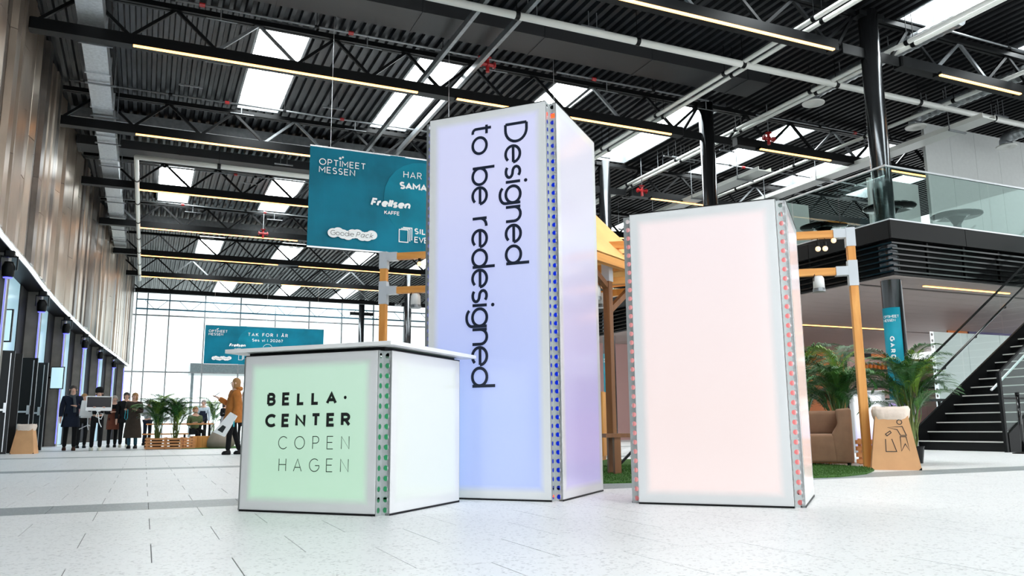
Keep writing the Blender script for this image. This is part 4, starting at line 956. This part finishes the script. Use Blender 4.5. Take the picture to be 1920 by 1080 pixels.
# glimpses behind: bench, wood box, lit cabinet, chair
t = thing('wooden_bench', 'rustic dark wooden bench on the grass between the boxes', 'bench', (4.56, 7.55, .018), -.25)
part('seat_board', MB().box(-.1, 1.3, -.02, .14, .38, .42), 'dark_pine', t); part('seat_board', MB().box(-.1, 1.3, .15, .31, .38, .42), 'dark_pine', t)
for x in (.0, 1.15):
    for y in (0, .22): part('leg', MB().box(x, x+.07, y, y+.07, 0, .38), 'dark_pine', t)
part('brace', MB().bar((.1, .14, .1), (.4, .14, .38), .025), 'black_steel', t)
tag(part('timber_box', MB().bbox(-.18, .18, -.18, .18, .08, 1.03, .01).box(-.14, .14, -.14, .14, 0, .08), 'pine', loc=(6.24, 10.9, 0), rot=(0, 0, -.75)), 'upright pine box standing beside the tall box', 'box')
t = thing('bar_table', 'black framed high table under the canopy behind the pink box', 'table', (7.9, 12.1, 0), -.75)
part('table_top', MB().box(0, 1.6, 0, .7, 1.02, 1.08), 'stair_black', t)
for x in (0.02, 1.52):
    for y in (.02, .62): part('leg', MB().box(x, x+.06, y, y+.06, 0, 1.02), 'stair_black', t)
t = thing('white_cabinet', 'white cabinet with horizontal boards seen between the boxes', 'cabinet', (8.6, 13.4, 0), -.75)
for i in range(5): part('board', MB().box(0, 1.5, 0, .4, i*.18+.01, i*.18+.175), 'white_board', t)
t = thing('glow_cube', 'white and violet illuminated cube behind the armchair', 'light box', (11.85, 11.25, 0), -.8)
M['_t'] = lightbox('cube', .6, 1.1, (.35, .25, 1), (.9, .95, 1), es=.7, base=.4, gz=(.0, .6)); part('front_panel', MB().box(0, .6, 0, .02, 0, 1.1), '_t', t); part('side_panel', MB().box(.58, .6, .02, .5, 0, 1.1).box(0, .02, .02, .5, 0, 1.1).box(0, .6, .5, .52, 0, 1.1), 'white_board', t); part('cap', MB().box(0, .6, 0, .52, 1.1, 1.12), 'white_board', t)
t = thing('glow_cube', 'violet illuminated cube behind the pergola post', 'light box', (12.4, 10.95, 0), -.8)
M['_t'] = lightbox('cube2', .5, .95, (.2, .12, 1), (.5, .3, .9), es=.7, base=.3, gz=(.0, .6)); part('front_panel', MB().box(0, .5, 0, .02, 0, .95), '_t', t); part('side_panel', MB().box(.48, .5, .02, .5, 0, .95).box(0, .02, .02, .5, 0, .95).box(0, .5, .5, .52, 0, .95), 'white_board', t)
t = thing('black_chair', 'black chair behind the lower end of the stairs', 'chair', (16.1, 14.2, 0), -.5)
soft(MB().box(0, .5, 0, .5, .42, .5), 'stair_black', t, 'seat', .02); soft(MB().box(0, .5, -.05, .0, .5, 1.0), 'stair_black', t, 'backrest', .02)
for x in (.03, .44):
    for y in (.02, .44): part('leg', MB().box(x, x+.03, y, y+.03, 0, .42), 'stair_black', t)

# ================================================================= FAR LOUNGE
crate(.06, 24.72, -.10, .93, .55, .32, 'slatted orange pine crate planter in the middle of the far lounge', 'slatted pine crate planters')
crate(1.02, 24.7, .15, .30, .5, .31, 'short slatted crate joined to the right of the far planter', 'slatted pine crate planters')
palm(.35, 25.0, .03, 1.42, 34, 'left palm in the far crate planter', 31, 'palms in the far lounge', 1.0)
palm(.80, 24.95, .03, 1.40, 34, 'right palm in the far crate planter', 32, 'palms in the far lounge', 1.0)
palm(2.75, 38.4, .0, 1.75, 16, 'distant palm beside the dark-haired woman', 33, 'palms in the far lounge')
t = thing('timber_block', 'pine timber block seat right of the far planter', 'seat', (1.28, 25.2, 0), .1)
for i in range(4): part('board', MB().box(i*.135, i*.135+.13, 0, .45, .0, .34), 'pine', t)
def ptable(x, y, rz, w, h, lb, nm='picnic_table'):
    t = thing(nm, lb, 'table' if h > .5 else 'bench', (x, y, 0), rz, 'far lounge tables' if h > .5 else 'far lounge benches')
    part('table_top' if h > .5 else 'seat_board', MB().box(0, w, 0, .5 if h > .5 else .28, h-.04, h), 'crate_wood', t)
    for xx in (.08, w-.14):
        for yy in (.03, .42 if h > .5 else .2): part('leg', MB().box(xx, xx+.06, yy, yy+.06, 0, h-.04), 'black_steel', t)
ptable(.05, 27.6, -.03, 1.95, .72, 'long picnic table with pale top behind the far planter'); ptable(-.05, 27.0, -.03, 1.3, .42, 'low bench in front of the long picnic table', 'picnic_bench')
b = MB(); prof = [(.28, 0), (.37, .06), (.40, .2), (.34, .38), (.22, .52), (.12, .62), (.03, .66)]
b.lathe(prof, 22); o = tag(part('beanbag', b, 'beanbag', None, True, loc=(2.0, 24.9, 0)), 'slouching beige beanbag behind the woman in the rust coat', 'beanbag')
for v in o.data.vertices: v.co.x += .12*v.co.z+.03*sin(7*v.co.y+5*v.co.z); v.co.y *= 1.1
tag(part('lounge_rug', MB().prism([(1.0, 24.4), (2.7, 24.3), (3.4, 27), (.6, 27.5)], 0, .012), 'grass'), 'green grass rug in the far lounge', 'rug')

# ================================================================= PEOPLE
def skin_mesh(name, verts, edges, m, parent, root=0, sub=1):
    me = bpy.data.meshes.new(name); me.from_pydata([v[0] for v in verts], edges, []); me.materials.append(M[m])
    o = link(name, me, parent); md = o.modifiers.new('skin', 'SKIN'); md.use_smooth_shade = True
    for i, v in enumerate(verts):
        r = v[1] if isinstance(v[1], tuple) else (v[1], v[1]); me.skin_vertices[0].data[i].radius = r; me.skin_vertices[0].data[i].use_root = (i == root)
    s = o.modifiers.new('sub', 'SUBSURF'); s.levels = sub; s.render_levels = sub; return o
def person(label, x, y, rz, H, top, bottom, hair='hair_dark', skin='skin', shoe='stair_black', bulk=1.0, coat=None, hairlen=0, arms=('down', 'down'), stride=.0, hat=None, sit=False):
    """figure faces local -Y; H total height"""
    t = thing('person', label, 'person', (x, y, 0), rz); s = H/1.75
    hz = .92*s; zz = 0
    if sit: hz = .48*s
    sh = hz+.50*s; nk = sh+.06*s; hd = nk+.125*s
    def arm(sd, mode):
        S0 = Vector((sd*.19*s, 0, sh-.03*s))
        if mode == 'down': return [S0, S0+Vector((sd*.05, .02, -.28))*s, S0+Vector((sd*.06, -.05, -.53))*s]
        if mode == 'fwd': return [S0, S0+Vector((sd*.04, .03, -.27))*s, S0+Vector((-sd*.04, -.24, -.20))*s]
        if mode == 'fold': return [S0, S0+Vector((sd*.06, -.02, -.26))*s, S0+Vector((-sd*.12, -.20, -.22))*s]
        if mode == 'phone': return [S0, S0+Vector((sd*.03, -.05, -.27))*s, S0+Vector((-sd*.06, -.33, -.12))*s]
    AR = [arm(-1, arms[0]), arm(1, arms[1])]
    if sit: legs = [[Vector((sd*.09*s, 0, hz)), Vector((sd*.11*s, -.42*s, hz)), Vector((sd*.11*s, -.42*s, .07))] for sd in (-1, 1)]
    else: legs = [[Vector((sd*.09*s, 0, hz-.04*s)), Vector((sd*.10*s, -sd*stride*.5-.02, .50*s)), Vector((sd*.10*s, -sd*stride+.03, .08*s))] for sd in (-1, 1)]
    V = [((0, 0, hz), .12*s), ((0, .01, hz+.25*s), (.13*s, .10*s)), ((0, 0, sh), (.12*s, .09*s)), ((0, -.005, nk+.01), .05*s), ((0, -.02*s, hd-.02*s), (.078*s, .088*s)), ((0, -.015*s, hd+.06*s), (.07*s, .08*s))]
    E_ = [(0, 1), (1, 2), (2, 3), (3, 4), (4, 5)]
    for A_ in AR:
        k = len(V); r_ = (.05, .042, .03)
        for p, q in zip(A_, r_): V.append((tuple(p), q*s))
        E_ += [(2, k), (k, k+1), (k+1, k+2)]
        d = (A_[2]-A_[1]).normalized(); palm_ = A_[2]+d*.08*s; V.append((tuple(palm_), (.034*s, .018*s))); E_.append((k+2, k+3))
        sd = Vector((0, 1, 0)) if abs(d.z) > .7 else Vector((1, 0, 0))
        for fi, (o_, l) in enumerate(((-.027, .065), (-.009, .075), (.009, .072), (.027, .058))):
            V.append((tuple(palm_+sd*o_*s+d*l*s+Vector((0, -.012, -.01))*s), .009*s)); E_.append((k+3, len(V)-1))
        V.append((tuple(A_[2]+d*.05*s-sd*.05*s), .010*s)); E_.append((k+2, len(V)-1))
    for L_ in legs:
        k = len(V)
        for p, q in zip(L_, (.075, .052, .036)): V.append((tuple(p), q*s))
        E_ += [(0, k), (k, k+1), (k+1, k+2)]
    body = skin_mesh('body', V, E_, skin, t)
    part('nose', MB().add([(-.012*s, -.098*s, hd-.02*s), (.012*s, -.098*s, hd-.02*s), (0, -.125*s, hd-.025*s), (0, -.10*s, hd+.025*s)], [(0, 1, 2), (0, 2, 3), (1, 3, 2), (0, 3, 1)]), skin, t)
    for sd in (-1, 1):
        part('eye', MB().ball((sd*.03*s, -.094*s, hd+.022*s), .009*s, 6), 'hair_dark', t); part('ear', MB().ball((sd*.082*s, -.01, hd+.0), .02*s, 8, 1.3), skin, t)
    part('mouth', MB().box(-.02*s, .02*s, -.103*s, -.09*s, hd-.06*s, hd-.052*s), 'cloth_skirt', t)
    # top
    T = [((0, 0, hz-.02*s), (.16*s*bulk, .125*s*bulk)), ((0, .01, hz+.25*s), (.165*s*bulk, .13*s*bulk)), ((0, 0, sh-.01*s), (.15*s*bulk, .11*s*bulk)), ((0, 0, nk-.02*s), .065*s)]; TE = [(0, 1), (1, 2), (2, 3)]
    for A_ in AR:
        k = len(T)
        for p, q in zip(A_, (.078, .064, .05)): T.append((tuple(p), q*s*bulk))
        TE += [(2, k), (k, k+1), (k+1, k+2)]
    skin_mesh('top', T, TE, top, t)
    Bv = [((0, 0, hz), (.13*s, .11*s))]; BE = []
    for L_ in legs:
        k = len(Bv)
        for p, q in zip(L_, (.092, .068, .056)): Bv.append((tuple(p), q*s))
        BE += [(0, k), (k, k+1), (k+1, k+2)]
    skin_mesh('trousers', Bv, BE, bottom, t)
    for L_ in legs:
        p = L_[2]; b = MB(); bx = p.x; by = p.y
        b.lathe([(.048, 0), (.052, .03), (.046, .07), (.035, .1)], 12, (0, 0, 0)); b.v = [(a*1.0+bx, (c_*2.4 if c_ < 0 else c_*1.3)+by, z_*(1 if c_ > -.01 else .75)) for a, c_, z_ in b.v]
        part('shoe', b, shoe, t, True)
    if coat:
        cz, flare, m = coat; n = 18; c = MB()
        for (r_, z) in ((.15*bulk, sh-.14*s), (.175*bulk, hz+.12*s), (.19*bulk, hz-.05*s), (.20*bulk+flare*.5, (hz+cz)/2), (.20*bulk+flare, cz)):
            for i in range(n): a = 2*pi*i/n; c.v.append((r_*s*cos(a), r_*s*.82*sin(a)*(1+.06*sin(5*a)), z))
        for k in range(4):
            for i in range(n): c.f.append((k*n+i, k*n+(i+1) % n, (k+1)*n+(i+1) % n, (k+1)*n+i))
        part('coat_body', c, m, t, True)
    if hair:
        hp = MB().lathe([(.03, -.10-hairlen) if hairlen else (.06, -.03), (.085, -.06-hairlen*.5), (.097, .02), (.085, .075), (.05, .11), (.01, .122)], 16)
        hp.v = [(a*s, (b*1.08+.022)*s if b > -.03 else (b*.95+.022)*s, c_*s+hd+.01*s) for a, b, c_ in hp.v]
        hp.v = [(a, max(b, -.078*s) if c_ < hd+.045*s else b, c_) for a, b, c_ in hp.v]
        part('hair', hp, hair, t, True)
    if hat:
        hp = MB().lathe([(.09, .03), (.102, .05), (.1, .12), (.07, .17), (.01, .185)], 16, (0, 0, hd)); part('beanie', hp, hat, t, True)
    return t, s, sh, hd, AR
t, s, sh, hd, AR = person('man in a navy coat and grey scarf walking beside the grey piers', -1.80, 24.9, .15, 1.75, 'cloth_navy', 'cloth_black', 'hair_dark', shoe='cloth_shoe_brown', coat=(.62, .03, 'cloth_navy'), arms=('down', 'fold'), stride=.16)
part('scarf', MB().tube([(-.09, -.02, sh+.03), (0, -.10, sh+.0), (.09, -.02, sh+.04), (0, .07, sh+.06), (-.09, -.02, sh+.03)], .04, 8).tube([(.02, -.12, sh), (.05, -.17, sh-.2), (.06, -.18, sh-.42)], .035, 8), 'cloth_scarf', t)
c = thing('carried_chair', 'pale grey shell chair with wire base carried by the man in the scarf', 'chair', (-1.36, 24.62, .88), .2)
soft(MB().extr([(-.24, 0, .02), (.20, 0, 0), (.24, 0, .1), (.22, 0, .40), (-.2, 0, .44)], (0, 0, 0), (0, .05, 0)), 'white_board', c, 'backrest', .02); soft(MB().box(-.2, .22, .02, .36, -.02, .03), 'white_board', c, 'seat', .02)
part('wire_base', MB().tube([(0, .18, 0), (0, .18, -.22), (-.2, .1, -.32)], .012, 6).tube([(0, .18, -.2), (.2, .1, -.3)], .012, 6).tube([(0, .18, -.2), (.05, .3, -.34)], .012, 6), 'aluminium', c)
t, s, sh, hd, AR = person('person in black with a beanie carrying a desktop monitor', -1.14, 24.3, .1, 1.62, 'cloth_black', 'cloth_black', 'hair_dark', shoe='cloth_shoe_white', arms=('fwd', 'fwd'), stride=.08, hat='cloth_black')
c = thing('desktop_monitor', 'white framed black desktop screen carried by the person in the beanie', 'screen', (-1.42, 23.95, 1.03), .15)
part('screen_frame', MB().bbox(0, .62, 0, .03, 0, .38, .005), 'white_board', c); part('display', MB().box(.025, .595, -.003, 0, .09, .355), 'screen_black', c)
part('stand', MB().box(.26, .36, .03, .06, -.02, .2), 'aluminium', c); part('cable', MB().tube([(.3, -.01, 0), (.25, -.03, -.15), (.38, -.03, -.22), (.42, -.02, -.08), (.3, -.03, -.05), (.34, -.03, -.3), (.40, -.02, -.42)], .012, 6), 'white_board', c)
person('person in a pink top standing behind the carried monitor', -1.72, 28.2, .3, 1.66, 'cloth_pink_top', 'cloth_black', 'hair_blond', arms=('down', 'down'))
person('grey-haired person in black knit with folded arms and brown skirt', -.90, 28.6, .1, 1.62, 'cloth_black', 'cloth_black', 'hair_grey', coat=(.55, .0, 'cloth_skirt'), arms=('fold', 'fold'))
person('person in a black hooded jacket left of the long brown coat', -.56, 28.4, .1, 1.72, 'cloth_black', 'cloth_black', 'hair_dark', shoe='cloth_shoe_white', coat=(.75, .02, 'cloth_black'), arms=('down', 'fwd'), hairlen=.05)
t, s, sh, hd, AR = person('woman in a long dark brown coat holding a turquoise lanyard', -.30, 26.3, -.35, 1.62, 'cloth_brown_coat', 'cloth_jeans', 'hair_blond', bulk=1.12, coat=(.30, .05, 'cloth_brown_coat'), arms=('fwd', 'fwd'), hairlen=.12)
part('lanyard', MB().tube([(-.12, -.3, sh-.2), (-.13, -.31, sh-.45), (-.09, -.31, sh-.5), (-.05, -.31, sh-.44), (-.06, -.3, sh-.2)], .009, 6), 'cloth_turquoise', t)
person('person in a grey jumper and dark trousers behind the left palm', .10, 31.5, 2.6, 1.60, 'cloth_grey_knit', 'cloth_navy', 'hair_grey', arms=('fwd', 'fwd'))
person('person in a green top sitting at the picnic table', 1.50, 28.7, .4, 1.72, 'cloth_green_top', 'cloth_black', 'hair_blond', sit=True, arms=('fwd', 'fwd'))
person('man in a light blue shirt and dark waistcoat standing behind the table', 2.18, 36.0, -.3, 1.75, 'cloth_shirt', 'cloth_black', 'hair_grey', coat=(.9, -.02, 'cloth_navy'))
person('woman in dark jacket with grey skirt near the distant palm', 3.05, 36.4, .9, 1.70, 'cloth_black', 'cloth_black', 'hair_dark', coat=(.55, .04, 'cloth_grey_knit'), hairlen=.12, arms=('fwd', 'down'))
person('person in dark clothes behind the beanbag', 3.45, 33.5, -.5, 1.45, 'cloth_navy', 'cloth_black', 'hair_dark')
t, s, sh, hd, AR = person('woman in a rust quilted coat looking at her phone beside the counter', 1.72, 18.3, -1.45, 1.62, 'cloth_rust', 'cloth_black', 'hair_blond', skin='skin2', bulk=1.25, coat=(.66, .03, 'cloth_rust'), arms=('phone', 'down'), stride=.14, hairlen=.14)
part('hood', MB().tube([(-.1, .02, sh+.04), (0, .12, sh+.06), (.1, .02, sh+.04)], .05, 8), 'cloth_rust', t, True)
h_ = AR[0][2]; w_ = t.matrix_basis @ Vector(h_)
tag(part('phone', MB().box(-.035, .035, -.005, .005, 0, .14), 'screen_black', loc=(1.72-.42, 18.3+.0, 1.20), rot=(-.9, .0, -1.45)), 'dark phone held up by the woman in the rust coat', 'phone')
c = thing('tote_bag', 'white paper bag with a dark mark carried by the woman in the rust coat', 'bag', (1.50, 17.95, .45), -.45)
part('bag_body', MB().extr([(-.22, 0, .02), (.02, 0, -.08), (.26, 0, .34), (.12, 0, .42)], (0, 0, 0), (0, .05, 0)), 'white_board', c); part('mark', MB().add([(-.13, -.003, .06), (-.02, -.003, .0), (.05, -.003, .12), (-.02, -.003, .16)], [(0, 1, 2, 3)]), 'print_black', c); part('strap', MB().bar((.2, .02, .38), (.2, .02, .12), .02), 'cloth_turquoise', c)
person('person in a pale green jacket partly hidden behind the rust coated woman', 2.05, 18.9, -1.4, 1.66, 'cloth_rust', 'cloth_green_top', 'hair_blond', skin='skin2', stride=.1)

del M['_t']
# lights: the hall's open near side and the rooflights behind the camera
